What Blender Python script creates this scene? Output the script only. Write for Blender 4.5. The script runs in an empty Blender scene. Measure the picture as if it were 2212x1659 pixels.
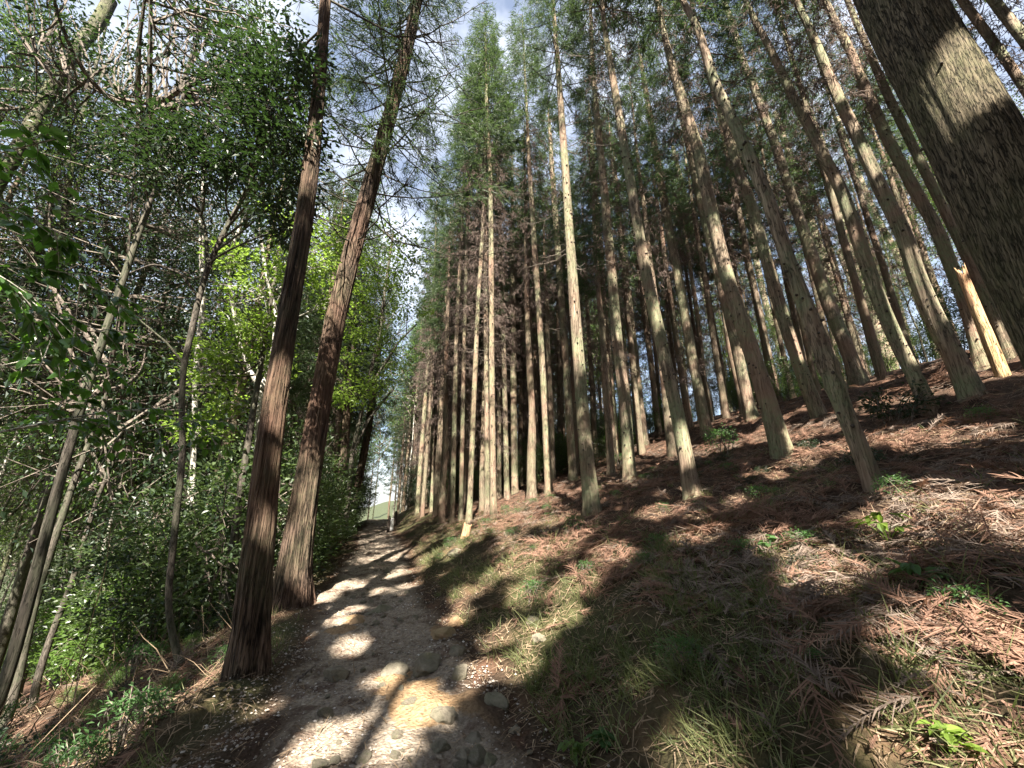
import bpy, math, random
import numpy as np
from mathutils import Vector, Matrix

# ------------------------------------------------------------------ camera, sky, sun
S = bpy.context.scene
COL = S.collection
R = math.radians
YAW, PITCH, ROLL = 18.0, 16.7, 0.0
CAMZ = 1.6
F = 849.0                    # focal length in photo pixels of a 2212 x 1659 view
cam_d = bpy.data.cameras.new('camera')
cam = bpy.data.objects.new('camera', cam_d)
COL.objects.link(cam)
cam_d.sensor_width = 36
cam_d.lens = 36 * F / 2212
cam_d.clip_start = 0.05
cam_d.clip_end = 3000
cam.location = (0, 0, CAMZ)
cam.rotation_euler = (R(90 + PITCH), R(ROLL), R(-YAW))
S.camera = cam

SUN_EL, SUN_AZ = 47.0, YAW + 178.0       # azimuth of the sun, clockwise from +Y
sunv = np.array([math.sin(R(SUN_AZ)) * math.cos(R(SUN_EL)), math.cos(R(SUN_AZ)) * math.cos(R(SUN_EL)), math.sin(R(SUN_EL))])
W = bpy.data.worlds.new('World')
S.world = W
W.use_nodes = True
nt = W.node_tree
nt.nodes.clear()
wo = nt.nodes.new('ShaderNodeOutputWorld')
bg = nt.nodes.new('ShaderNodeBackground')
sky = nt.nodes.new('ShaderNodeTexSky')
sky.sky_type = 'NISHITA'
sky.sun_disc = False
sky.sun_elevation = R(SUN_EL)
sky.sun_rotation = R(SUN_AZ)
sky.air_density = 1.0
sky.dust_density = 1.0
tc = nt.nodes.new('ShaderNodeTexCoord')
nz = nt.nodes.new('ShaderNodeTexNoise')
nz.inputs['Scale'].default_value = 2.6
nz.inputs['Detail'].default_value = 6
nz.inputs['Roughness'].default_value = 0.6
rp = nt.nodes.new('ShaderNodeValToRGB')
rp.color_ramp.elements[0].position = 0.42
rp.color_ramp.elements[1].position = 0.66
rp.color_ramp.elements[0].color = (.16, .16, .16, 1)
mx = nt.nodes.new('ShaderNodeMix')
mx.data_type = 'RGBA'
mx.inputs[7].default_value = (6.0, 6.3, 7.0, 1)      # sunlit cloud, in the units of the sky texture
nt.links.new(tc.outputs['Generated'], nz.inputs['Vector'])
nt.links.new(nz.outputs['Fac'], rp.inputs['Fac'])
nt.links.new(rp.outputs['Color'], mx.inputs[0])
nt.links.new(sky.outputs['Color'], mx.inputs[6])
nt.links.new(mx.outputs[2], bg.inputs['Color'])
bg.inputs['Strength'].default_value = 0.05
nt.links.new(bg.outputs['Background'], wo.inputs['Surface'])

sl = bpy.data.lights.new('sun', 'SUN')
sl.energy = 5.0
sl.angle = R(0.53)
sl.color = (1.0, 0.93, 0.82)
so = bpy.data.objects.new('sun', sl)
COL.objects.link(so)
so.location = (0, 0, 40)
so.rotation_euler = Vector(-sunv).to_track_quat('-Z', 'Y').to_euler()

S.view_settings.view_transform = 'Standard'
S.view_settings.look = 'None'
S.view_settings.gamma = 1
S.view_settings.exposure = 2.4
S.cycles.use_denoising = True
S.cycles.max_bounces = 8
S.cycles.diffuse_bounces = 3
S.cycles.glossy_bounces = 2
S.cycles.transmission_bounces = 4
S.cycles.sample_clamp_indirect = 6

# ------------------------------------------------------------------ small maths
rng = np.random.default_rng(7)
def norm(a):
    return a / np.maximum(np.linalg.norm(a, axis=-1, keepdims=True), 1e-9)

def _hash(ix, iy, iz, seed):
    h = (np.asarray(ix).astype(np.int64) * 374761393 + iy.astype(np.int64) * 668265263 + iz.astype(np.int64) * 2147483647 + seed * 1274126177) & 0xFFFFFFFF
    h = ((h ^ (h >> 13)) * 274126177) & 0xFFFFFFFF
    h = ((h ^ (h >> 16)) * 846822519) & 0xFFFFFFFF
    h = h ^ (h >> 15)
    return (h & 0xFFFFFF) / float(0xFFFFFF) * 2 - 1

def vnoise(x, y, z=0.0, seed=0):
    x, y, z = np.broadcast_arrays(np.asarray(x, float), np.asarray(y, float), np.asarray(z, float))
    ix, iy, iz = np.floor(x), np.floor(y), np.floor(z)
    fx, fy, fz = x - ix, y - iy, z - iz
    fx, fy, fz = [f * f * (3 - 2 * f) for f in (fx, fy, fz)]
    r = 0
    for a in (0, 1):
        for b in (0, 1):
            for c in (0, 1):
                w = (fx if a else 1 - fx) * (fy if b else 1 - fy) * (fz if c else 1 - fz)
                r = r + w * _hash(ix + a, iy + b, iz + c, seed)
    return r

def fbm(x, y, z=0.0, seed=0, oct=4):
    r, a, f = 0, 0.5, 1.0
    for o in range(oct):
        r = r + a * vnoise(np.asarray(x) * f, np.asarray(y) * f, np.asarray(z) * f, seed + o * 17)
        a *= 0.5
        f *= 2.03
    return r

def sstep(a, b, x):
    t = np.clip((x - a) / (b - a), 0, 1)
    return t * t * (3 - 2 * t)

# ------------------------------------------------------------------ terrain
KX = np.array([-400, -60, -25, -12, -4, -2.0, -1.35, -1.0, 0.0, 1.0, 1.45, 2.6, 5.0, 10, 14, 30, 60, 120, 500])
KZ = np.array([-14, -11, -8.5, -5.0, -1.45, -.42, -.08, 0.02, 0.0, 0.04, .2, .75, 1.52, 3.12, 5.0, 9.5, 13, 14, 14])
def path_x(y):
    y = np.asarray(y, float)
    return 0.12 * np.sin(y * 0.45 + 0.5) + 0.03 * np.sin(y * 1.3)
def base_h(x, y):
    xx = x - path_x(y) * np.exp(-np.abs(x) / 6)
    z = 0
    for o, w in ((-.3, .2), (-.1, .3), (.1, .3), (.3, .2)):
        z = z + w * np.interp(xx + o, KX, KZ)
    fall = np.clip(y - 40, 0, 60)
    z = z - fall * 0.10
    z = z + 1.0 * np.exp(-((x + 2.6) / 1.0) ** 2 - ((y - 31) / 4.0) ** 2)
    z = z + 0.5 * np.exp(-((x - 2.4) / 0.9) ** 2 - ((y - 33) / 5.0) ** 2)
    return z
def offpath(x, y):
    return sstep(0.75, 1.35, np.abs(x - path_x(y)))
def clay_mask(x, y):
    x, y = x + .16 * fbm(x * 4, y * 4, 0, 91, 3), y + .16 * fbm(x * 4, y * 4, 5.5, 92, 3)
    m = 0
    for cx, cy, r in CLAY:
        m = np.maximum(m, np.exp(-(((x - cx) ** 2 + (y - cy) ** 2) / r ** 2) ** 1.5))
    return m
CLAY = []
def height(x, y):
    x = np.asarray(x, float)
    y = np.asarray(y, float)
    d = np.hypot(x, y)
    o = offpath(x, y)
    near = np.exp(-d / 60)
    z = base_h(x, y)
    z = z + o * near * (0.16 * fbm(x * .55, y * .55, 0, 3, 3) + 0.21 * fbm(x * 2.1, y * 2.1, 0, 5, 3) + 0.06 * fbm(x * 7, y * 7, 0, 9, 2))
    z = z + (1 - o) * (0.10 * fbm(x * 1.0, y * .9, 0, 21, 2) + 0.05 * fbm(x * 3.3, y * 3.3, 0, 22, 3) + 0.022 * np.abs(fbm(x * 11, y * 11, 0, 25, 2)))
    return z

cy_, sy_ = math.cos(R(YAW)), math.sin(R(YAW))
FW = np.array([sy_, cy_, 0.0])
RT = np.array([cy_, -sy_, 0.0])
cp, sp = math.cos(R(PITCH)), math.sin(R(PITCH))
AX = FW * cp + np.array([0, 0, sp])
UP = np.array([0, 0, cp]) - FW * sp
CAM = np.array([0, 0, CAMZ])
def ray(u, v):
    return AX + RT * ((u - 1106) / F) + UP * ((829.5 - v) / F)
def at(u, v, t):
    return CAM + ray(u, v) * t
def hit(u, v, tmax=120.0):
    d = ray(u, v)
    ts = np.concatenate([np.arange(0.8, 30, 0.02), np.arange(30, tmax, 0.2)])
    p = CAM[None, :] + d[None, :] * ts[:, None]
    g = height(p[:, 0], p[:, 1])
    b = np.nonzero(p[:, 2] < g)[0]
    i = b[0] if len(b) else len(ts) - 1
    q = p[i].copy()
    q[2] = height(q[0], q[1])
    return q, ts[i]
def depth_of(p):
    return float(np.dot(np.asarray(p) - CAM, AX))
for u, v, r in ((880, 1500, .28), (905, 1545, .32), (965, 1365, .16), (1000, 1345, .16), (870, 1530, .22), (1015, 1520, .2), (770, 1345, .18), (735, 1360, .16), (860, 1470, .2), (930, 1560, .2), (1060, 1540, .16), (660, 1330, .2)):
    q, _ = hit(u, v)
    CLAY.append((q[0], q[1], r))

# ------------------------------------------------------------------ mesh building
class MB:
    def __init__(self):
        self.V, self.Q, self.T, self.mq, self.mt, self.n = [], [], [], [], [], 0
    def add(self, v, q=None, t=None, m=0):
        v = np.asarray(v, float).reshape(-1, 3)
        if q is not None and len(q):
            q = np.asarray(q, np.int64).reshape(-1, 4)
            self.Q.append(q + self.n)
            self.mq.append(np.full(len(q), m))
        if t is not None and len(t):
            t = np.asarray(t, np.int64).reshape(-1, 3)
            self.T.append(t + self.n)
            self.mt.append(np.full(len(t), m))
        self.V.append(v)
        self.n += len(v)
    def mesh(self, name, mats, smooth=False, origin=None):
        V = np.concatenate(self.V) if self.V else np.zeros((0, 3))
        if origin is not None:
            V = V - np.asarray(origin)
        Q = np.concatenate(self.Q) if self.Q else np.zeros((0, 4), np.int64)
        T = np.concatenate(self.T) if self.T else np.zeros((0, 3), np.int64)
        me = bpy.data.meshes.new(name)
        me.vertices.add(len(V))
        me.vertices.foreach_set('co', V.astype(np.float32).ravel())
        me.loops.add(len(Q) * 4 + len(T) * 3)
        me.loops.foreach_set('vertex_index', np.concatenate([Q.ravel(), T.ravel()]).astype(np.int32))
        me.polygons.add(len(Q) + len(T))
        st = np.concatenate([np.arange(len(Q)) * 4, len(Q) * 4 + np.arange(len(T)) * 3]).astype(np.int32)
        me.polygons.foreach_set('loop_start', st)
        if not isinstance(mats, (list, tuple)):
            mats = [mats]
        for m in mats:
            me.materials.append(m)
        mi = np.concatenate((self.mq or [np.zeros(0)]) + (self.mt or [np.zeros(0)])).astype(np.int32)
        if len(mi):
            me.polygons.foreach_set('material_index', mi)
            me.polygons.foreach_set('use_smooth', np.full(len(mi), bool(smooth)))
        me.update(calc_edges=True)
        return me
def link(name, me, parent=None, loc=None):
    o = bpy.data.objects.new(name, me)
    COL.objects.link(o)
    if parent is not None:
        o.parent = parent
    if loc is not None:
        o.location = loc
    return o
def tag(o, label, cat, group=None):
    o['label'] = label
    o['category'] = cat
    if group:
        o['group'] = group
    return o
def thing(name, label, cat, loc, group=None):
    o = bpy.data.objects.new(name, None)
    COL.objects.link(o)
    o.location = tuple(loc)
    o.empty_display_size = .3
    return tag(o, label, cat, group)
def kind(o, k):
    o['kind'] = k
    return o

def tube(mb, pts, rad, sides=6, m=0, cap=True):
    pts = np.asarray(pts, float)
    rad = np.broadcast_to(np.asarray(rad, float), (len(pts),))
    n = len(pts)
    t = norm(np.gradient(pts, axis=0))
    ref = np.array([1.0, 0, 0]) if abs(t[0, 0]) < 0.8 else np.array([0, 1.0, 0])
    a = norm(np.cross(t, ref))
    b = np.cross(t, a)
    an = np.arange(sides) / sides * 2 * np.pi
    v = pts[:, None, :] + rad[:, None, None] * (a[:, None, :] * np.cos(an)[None, :, None] + b[:, None, :] * np.sin(an)[None, :, None])
    i = np.arange(n - 1)[:, None] * sides
    j = np.arange(sides)[None, :]
    k = (np.arange(sides) + 1) % sides
    q = np.stack([i + j, i + k[None, :], i + sides + k[None, :], i + sides + j], -1).reshape(-1, 4)
    mb.add(v.reshape(-1, 3), q, m=m)

def rhombs(mb, pos, d, up, L, Wd, fold=0.25, m=0):
    """folded leaf blades: base, left, tip, right"""
    N = len(pos)
    if not N:
        return
    d = norm(d)
    s = norm(np.cross(d, up))
    nrm = np.cross(s, d)
    L = np.broadcast_to(np.asarray(L, float), (N,))[:, None]
    Wd = np.broadcast_to(np.asarray(Wd, float), (N,))[:, None]
    mid = pos + d * L * .45
    tip = pos + d * L - nrm * L * .08
    l = mid - s * Wd * .5 + nrm * Wd * fold
    r = mid + s * Wd * .5 + nrm * Wd * fold
    v = np.stack([pos, l, tip, r], 1).reshape(-1, 3)
    b = np.arange(N)[:, None] * 4
    t = np.concatenate([b + np.array([[0, 2, 1]]), b + np.array([[0, 3, 2]])], 1).reshape(-1, 3)
    mb.add(v, t=t, m=m)

def ovals(mb, pos, d, up, L, Wd, fold=0.18, curl=.18, m=0):
    """leaves seen close: a ten-vertex pointed oval folded on its midrib and drooping at the tip"""
    N = len(pos)
    if not N:
        return
    d = norm(d)
    s = norm(np.cross(d, up))
    nrm = np.cross(s, d)
    L = np.broadcast_to(np.asarray(L, float), (N,))[:, None]
    Wd = np.broadcast_to(np.asarray(Wd, float), (N,))[:, None]
    mids, ls, rs = [], [], []
    for f in (0, .25, .55, .82, 1.0):
        mids.append(pos + d * L * f - nrm * L * curl * f * f)
    for f, w in ((.25, .42), (.55, .5), (.82, .27)):
        c = pos + d * L * f - nrm * L * curl * f * f
        ls.append(c - s * Wd * w + nrm * Wd * w * fold * 2)
        rs.append(c + s * Wd * w + nrm * Wd * w * fold * 2)
    v = np.stack(mids + ls + rs, 1).reshape(-1, 3)
    b = np.arange(N)[:, None] * 11
    T = [(0, 1, 5), (3, 4, 7), (0, 8, 1), (3, 10, 4)]
    Q = [(1, 2, 6, 5), (2, 3, 7, 6), (1, 8, 9, 2), (2, 9, 10, 3)]
    t = np.concatenate([b + np.array([x]) for x in T], 1).reshape(-1, 3)
    q = np.concatenate([b + np.array([x]) for x in Q], 1).reshape(-1, 4)
    mb.add(v, q, t, m=m)

def rdir(n, r=None):
    r = r or rng
    return norm(r.normal(size=(n, 3)))

# ------------------------------------------------------------------ materials
def mat(name):
    m = bpy.data.materials.new(name)
    m.use_nodes = True
    m.node_tree.nodes.clear()
    return m, m.node_tree
class NB:
    def __init__(s, nt):
        s.nt = nt
    def n(s, t, **kw):
        n = s.nt.nodes.new(t)
        for k, v in kw.items():
            if k.startswith('i_'):
                n.inputs[k[2:].replace('_', ' ')].default_value = v
            else:
                setattr(n, k, v)
        return n
    def l(s, a, b):
        s.nt.links.new(a, b)
    def ramp(s, fac, *st):
        r = s.n('ShaderNodeValToRGB')
        e = r.color_ramp.elements
        while len(e) < len(st):
            e.new(.5)
        for el, (p, c) in zip(e, st):
            el.position = p
            el.color = (c, c, c, 1) if isinstance(c, (int, float)) else (*c, 1)
        s.l(fac, r.inputs['Fac'])
        return r.outputs['Color']
    def mix(s, fac, a, b):
        m = s.n('ShaderNodeMix', data_type='RGBA')
        for sock, x in ((m.inputs[0], fac), (m.inputs[6], a), (m.inputs[7], b)):
            if isinstance(x, (int, float)):
                sock.default_value = x
            elif isinstance(x, tuple):
                sock.default_value = (*x, 1)
            else:
                s.l(x, sock)
        return m.outputs[2]
    def noise(s, vec, scale, detail=4, rough=.55, out='Fac'):
        n = s.n('ShaderNodeTexNoise')
        n.inputs['Scale'].default_value = scale
        n.inputs['Detail'].default_value = detail
        n.inputs['Roughness'].default_value = rough
        s.l(vec, n.inputs['Vector'])
        return n.outputs[out]
    def mapping(s, vec, scale):
        m = s.n('ShaderNodeMapping')
        m.inputs['Scale'].default_value = scale
        s.l(vec, m.inputs['Vector'])
        return m.outputs['Vector']
    def objvec(s, rnd=True):
        t = s.n('ShaderNodeTexCoord')
        if not rnd:
            return t.outputs['Object']
        oi = s.n('ShaderNodeObjectInfo')
        m = s.n('ShaderNodeMath', operation='MULTIPLY')
        m.inputs[1].default_value = 37.0
        s.l(oi.outputs['Random'], m.inputs[0])
        a = s.n('ShaderNodeVectorMath', operation='ADD')
        s.l(t.outputs['Object'], a.inputs[0])
        s.l(m.outputs[0], a.inputs[1])
        return a.outputs[0]
    def out(s, sh):
        o = s.n('ShaderNodeOutputMaterial')
        s.l(sh, o.inputs['Surface'])
    def bump(s, h, strength, dist):
        b = s.n('ShaderNodeBump')
        b.inputs['Strength'].default_value = strength
        b.inputs['Distance'].default_value = dist
        s.l(h, b.inputs['Height'])
        return b.outputs['Normal']

def bark(name, dark, light, green, gfac=.5, vs=.08, scale=28, bstr=.8, bdist=.03, tint=None, crk=.03):
    m, t = mat(name)
    b = NB(t)
    v = b.objvec()
    vs_ = b.mapping(v, (1, 1, vs))
    n1 = b.noise(vs_, scale, 6, .62)
    n2 = b.noise(vs_, scale * .35, 4, .6)
    n3 = b.noise(v, 1.1, 3, .6)
    n4 = b.noise(v, 14, 5, .7)
    c = b.ramp(n1, (.34, dark), (.62, light))
    nc = b.noise(b.mapping(v, (1, 1, vs * 1.6)), scale * .8, 3, .5)
    ab = b.n('ShaderNodeMath', operation='SUBTRACT')
    b.l(nc, ab.inputs[0])
    ab.inputs[1].default_value = .5
    ac = b.n('ShaderNodeMath', operation='ABSOLUTE')
    b.l(ab.outputs[0], ac.inputs[0])
    crack = b.ramp(ac.outputs[0], (0, 0), (crk, 1))
    cc = b.n('ShaderNodeMix', data_type='RGBA', blend_type='MULTIPLY')
    cc.inputs[0].default_value = .8
    b.l(c, cc.inputs[6])
    b.l(crack, cc.inputs[7])
    c = cc.outputs[2]
    c2 = b.ramp(n2, (.3, .62), (.7, 1.25))
    mm = b.n('ShaderNodeMix', data_type='RGBA', blend_type='MULTIPLY')
    mm.inputs[0].default_value = 1
    b.l(c, mm.inputs[6])
    b.l(c2, mm.inputs[7])
    c = mm.outputs[2]
    if tint:
        tf = b.ramp(b.noise(v, .7, 3, .5), (.45, 0), (.62, .7))
        c = b.mix(tf, c, tint)
    g = b.n('ShaderNodeMath', operation='MULTIPLY')
    b.l(b.ramp(n3, (.42, 0), (.6, gfac)), g.inputs[0])
    b.l(b.ramp(n4, (.35, .2), (.6, 1)), g.inputs[1])
    c = b.mix(g.outputs[0], c, green)
    p = b.n('ShaderNodeBsdfPrincipled')
    p.inputs['Roughness'].default_value = .9
    p.inputs['Specular IOR Level'].default_value = .2
    b.l(c, p.inputs['Base Color'])
    hh = b.n('ShaderNodeMath', operation='ADD')
    hk = b.n('ShaderNodeMath', operation='ADD')
    b.l(n1, hk.inputs[0])
    b.l(crack, hk.inputs[1])
    b.l(hk.outputs[0], hh.inputs[0])
    hm = b.n('ShaderNodeMath', operation='MULTIPLY')
    hm.inputs[1].default_value = .35
    b.l(n4, hm.inputs[0])
    b.l(hm.outputs[0], hh.inputs[1])
    b.l(b.bump(hh.outputs[0], bstr, bdist), p.inputs['Normal'])
    b.out(p.outputs['BSDF'])
    return m

def leaf(name, c1, c2, tr, tfac=.4, rough=.45, spec=.4, tone=1.0):
    m, t = mat(name)
    b = NB(t)
    g = b.n('ShaderNodeNewGeometry')
    v = b.objvec()
    big = b.noise(v, .9, 2, .5)
    a = b.n('ShaderNodeMath', operation='ADD')
    b.l(g.outputs['Random Per Island'], a.inputs[0])
    b.l(b.ramp(big, (.3, 0), (.7, .6)), a.inputs[1])
    d = b.n('ShaderNodeMath', operation='DIVIDE')
    d.inputs[1].default_value = 1.5
    b.l(a.outputs[0], d.inputs[0])
    c = b.mix(d.outputs[0], c1, c2)
    p = b.n('ShaderNodeBsdfPrincipled')
    p.inputs['Roughness'].default_value = rough
    p.inputs['Specular IOR Level'].default_value = spec
    b.l(c, p.inputs['Base Color'])
    tl = b.n('ShaderNodeBsdfTranslucent')
    b.l(b.mix(d.outputs[0], tr, tuple(min(1, x * 1.35) for x in tr)), tl.inputs['Color'])
    ms = b.n('ShaderNodeMixShader')
    ms.inputs[0].default_value = tfac
    b.l(p.outputs['BSDF'], ms.inputs[1])
    b.l(tl.outputs['BSDF'], ms.inputs[2])
    b.out(ms.outputs[0])
    return m

M = {}
M['cedar_bark'] = bark('cedar_bark', (.085, .062, .044), (.32, .25, .18), (.20, .235, .13), .8, .07, 30, .8, .02, tint=(.27, .175, .125))
M['dim_bark'] = bark('dim_bark', (.08, .055, .04), (.26, .20, .145), (.15, .17, .10), .5, .07, 30, .5, .02, tint=(.20, .12, .085))
M['cypress_bark'] = bark('cypress_bark', (.020, .013, .010), (.195, .135, .098), (.11, .11, .06), .5, .03, 40, 1.0, .03, tint=(.15, .085, .058), crk=.06)
M['big_bark'] = bark('big_bark', (.045, .036, .025), (.22, .175, .12), (.12, .12, .06), .6, .07, 60, 1.0, .03, crk=.045)
M['moss_bark'] = bark('moss_bark', (.035, .031, .024), (.15, .135, .10), (.115, .13, .055), .8, .3, 18, .7, .02)
M['dark_bark'] = bark('dark_bark', (.03, .026, .022), (.13, .11, .09), (.09, .11, .06), .5, .2, 26, .6, .01)
M['pale_bark'] = bark('pale_bark', (.30, .27, .23), (.62, .58, .52), (.30, .33, .2), .3, .4, 20, .4, .01)
M['twig'] = bark('twig', (.07, .055, .045), (.22, .18, .15), (.13, .14, .1), .3, .3, 20, .3, .01)
M['dead_wood'] = bark('dead_wood', (.28, .17, .085), (.62, .45, .25), (.42, .27, .12), .4, .05, 30, .9, .03, tint=(.5, .27, .17))
M['cedar_leaf'] = leaf('cedar_leaf', (.020, .036, .021), (.075, .108, .045), (.10, .16, .045), .34, .5, .35)
M['dead_leaf'] = leaf('dead_leaf', (.050, .038, .036), (.20, .15, .125), (.17, .12, .09), .22, .8, .15)
M['ever_leaf'] = leaf('ever_leaf', (.024, .042, .024), (.090, .125, .050), (.14, .22, .05), .34, .36, .4)
M['dark_leaf'] = leaf('dark_leaf', (.012, .024, .015), (.034, .055, .026), (.05, .10, .02), .22, .4, .4)
M['lime_leaf'] = leaf('lime_leaf', (.085, .145, .025), (.20, .28, .05), (.25, .38, .05), .45, .45, .35)
M['mid_leaf'] = leaf('mid_leaf', (.05, .10, .025), (.12, .19, .045), (.2, .36, .05), .42, .38, .5)
M['camellia_leaf'] = leaf('camellia_leaf', (.014, .038, .012), (.05, .11, .025), (.14, .30, .03), .38, .32, .45)
M['grass_leaf'] = leaf('grass_leaf', (.035, .06, .022), (.22, .22, .10), (.18, .24, .06), .35, .5, .3)
M['fern_leaf'] = leaf('fern_leaf', (.03, .075, .025), (.08, .16, .05), (.14, .27, .06), .35, .5, .3)
M['frond'] = leaf('frond', (.075, .043, .031), (.29, .175, .125), (.21, .115, .068), .2, .85, .1)
M['frond_grey'] = leaf('frond_grey', (.055, .040, .033), (.30, .235, .19), (.22, .15, .10), .2, .85, .1)
M['straw'] = leaf('straw', (.10, .065, .04), (.40, .30, .20), (.28, .17, .09), .2, .8, .15)

def soil_mat(name, path):
    m, t = mat(name)
    b = NB(t)
    v = b.objvec(False)
    n1 = b.noise(v, 3.0, 6, .65)
    n2 = b.noise(v, 26, 6, .7)
    n3 = b.noise(v, .6, 4, .55)
    if path:
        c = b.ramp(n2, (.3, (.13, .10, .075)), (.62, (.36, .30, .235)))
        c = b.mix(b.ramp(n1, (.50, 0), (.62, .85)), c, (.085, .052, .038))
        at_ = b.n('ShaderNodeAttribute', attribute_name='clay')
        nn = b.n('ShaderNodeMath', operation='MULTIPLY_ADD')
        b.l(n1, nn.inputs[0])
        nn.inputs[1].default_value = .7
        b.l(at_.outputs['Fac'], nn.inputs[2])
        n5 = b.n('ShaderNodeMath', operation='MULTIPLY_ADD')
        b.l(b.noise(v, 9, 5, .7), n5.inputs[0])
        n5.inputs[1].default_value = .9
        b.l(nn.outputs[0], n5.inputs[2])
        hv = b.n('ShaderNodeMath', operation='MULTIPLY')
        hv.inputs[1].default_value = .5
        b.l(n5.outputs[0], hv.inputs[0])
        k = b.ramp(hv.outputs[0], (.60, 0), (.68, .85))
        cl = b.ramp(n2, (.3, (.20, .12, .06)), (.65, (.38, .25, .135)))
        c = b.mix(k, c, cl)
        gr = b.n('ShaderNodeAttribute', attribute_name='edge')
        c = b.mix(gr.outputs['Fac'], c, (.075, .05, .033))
    else:
        c = b.ramp(n2, (.3, (.022, .014, .010)), (.65, (.085, .054, .037)))
        c = b.mix(b.ramp(n1, (.48, 0), (.64, .6)), c, (.16, .085, .055))
        gr = b.n('ShaderNodeAttribute', attribute_name='moss')
        nn = b.n('ShaderNodeMath', operation='MULTIPLY')
        b.l(gr.outputs['Fac'], nn.inputs[0])
        b.l(b.ramp(n3, (.38, .1), (.58, 1)), nn.inputs[1])
        c = b.mix(nn.outputs[0], c, (.060, .062, .026))
    if not path:
        fa = b.n('ShaderNodeAttribute', attribute_name='field')
        c = b.mix(fa.outputs['Fac'], c, b.ramp(n1, (.35, (.04, .05, .028)), (.65, (.08, .09, .045))))
    p = b.n('ShaderNodeBsdfPrincipled')
    p.inputs['Roughness'].default_value = .95
    p.inputs['Specular IOR Level'].default_value = .15
    b.l(c, p.inputs['Base Color'])
    vo = b.n('ShaderNodeTexVoronoi')
    vo.inputs['Scale'].default_value = 34
    b.l(v, vo.inputs['Vector'])
    hh = b.n('ShaderNodeMath', operation='ADD')
    b.l(n2, hh.inputs[0])
    b.l(vo.outputs['Distance'], hh.inputs[1])
    b.l(b.bump(hh.outputs[0], .9, .02), p.inputs['Normal'])
    b.out(p.outputs['BSDF'])
    return m
M['soil'] = soil_mat('soil', False)
M['path'] = soil_mat('path', True)

def stone_mat(name, a, c_, moss):
    m, t = mat(name)
    b = NB(t)
    v = b.objvec()
    n1 = b.noise(v, 9, 7, .7)
    n2 = b.noise(v, 40, 4, .7)
    c = b.ramp(n1, (.32, a), (.66, c_))
    c = b.mix(b.ramp(b.noise(v, 3, 3, .5), (.46, 0), (.62, .6)), c, moss)
    p = b.n('ShaderNodeBsdfPrincipled')
    p.inputs['Roughness'].default_value = .85
    b.l(c, p.inputs['Base Color'])
    hh = b.n('ShaderNodeMath', operation='ADD')
    b.l(n1, hh.inputs[0])
    b.l(n2, hh.inputs[1])
    b.l(b.bump(hh.outputs[0], .7, .02), p.inputs['Normal'])
    b.out(p.outputs['BSDF'])
    return m
M['stone'] = stone_mat('stone', (.085, .072, .052), (.22, .19, .14), (.12, .12, .065))
M['clay_stone'] = stone_mat('clay_stone', (.20, .12, .06), (.38, .25, .14), (.26, .2, .1))
def pebble_mat():
    m, t = mat('pebble')
    b = NB(t)
    g = b.n('ShaderNodeNewGeometry')
    c = b.ramp(g.outputs['Random Per Island'], (0, (.13, .10, .08)), (.55, (.27, .23, .19)), (.86, (.38, .33, .28)), (1, (.62, .58, .54)))
    p = b.n('ShaderNodeBsdfPrincipled')
    p.inputs['Roughness'].default_value = .8
    b.l(c, p.inputs['Base Color'])
    b.out(p.outputs['BSDF'])
    return m
M['pebble'] = pebble_mat()
def plain(name, c, rough=.7):
    m, t = mat(name)
    b = NB(t)
    v = b.objvec()
    cc = b.mix(b.ramp(b.noise(v, 12, 4, .6), (.35, 0), (.65, .5)), c, tuple(x * .6 for x in c))
    p = b.n('ShaderNodeBsdfPrincipled')
    p.inputs['Roughness'].default_value = rough
    b.l(cc, p.inputs['Base Color'])
    b.out(p.outputs['BSDF'])
    return m
M['white_paint'] = plain('white_paint', (.78, .77, .74))
M['dark_stake'] = plain('dark_stake', (.06, .045, .035), .9)

# ------------------------------------------------------------------ ground and path
def axis(lo, hi, mid_lo, mid_hi, fine, grow):
    a = list(np.arange(mid_lo, mid_hi, fine))
    s, x = fine, mid_hi
    while x < hi:
        a.append(x)
        s *= grow
        x += s
    a.append(hi)
    s, x = fine, mid_lo
    pre = []
    while x > lo:
        s *= grow
        x -= s
        pre.append(max(x, lo))
    return np.array(sorted(set(pre + a)))
def grid(xs, ys, zf):
    X, Y = np.meshgrid(xs, ys)
    Z = zf(X, Y)
    v = np.stack([X, Y, Z], -1).reshape(-1, 3)
    nx, ny = len(xs), len(ys)
    i = np.arange(ny - 1)[:, None] * nx
    j = np.arange(nx - 1)[None, :]
    q = np.stack([i + j, i + j + 1, i + nx + j + 1, i + nx + j], -1).reshape(-1, 4)
    return v, q
def attr(me, name, vals):
    a = me.attributes.new(name, 'FLOAT', 'POINT')
    a.data.foreach_set('value', np.asarray(vals, np.float32).ravel())
xs = axis(-900, 900, -4.5, 7.5, .045, 1.06)
ys = axis(-120, 1600, .4, 11.5, .05, 1.05)
v, q = grid(xs, ys, height)
mb = MB()
mb.add(v, q)
me = mb.mesh('forest_floor', M['soil'], True)
xr = v[:, 0] - path_x(v[:, 1])
attr(me, 'moss', sstep(.9, 1.5, xr) * (1 - sstep(2.6, 4.2, xr)) * .9 + (sstep(.7, .95, -xr) * (1 - sstep(1.1, 1.7, -xr))) * .9)
attr(me, 'field', np.maximum(sstep(43, 50, v[:, 1]), sstep(22, 34, -v[:, 0])))
fl = kind(link('forest_floor', me), 'structure')
tag(fl, 'brown forest floor of soil and needles rising to the right', 'ground')

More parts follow.
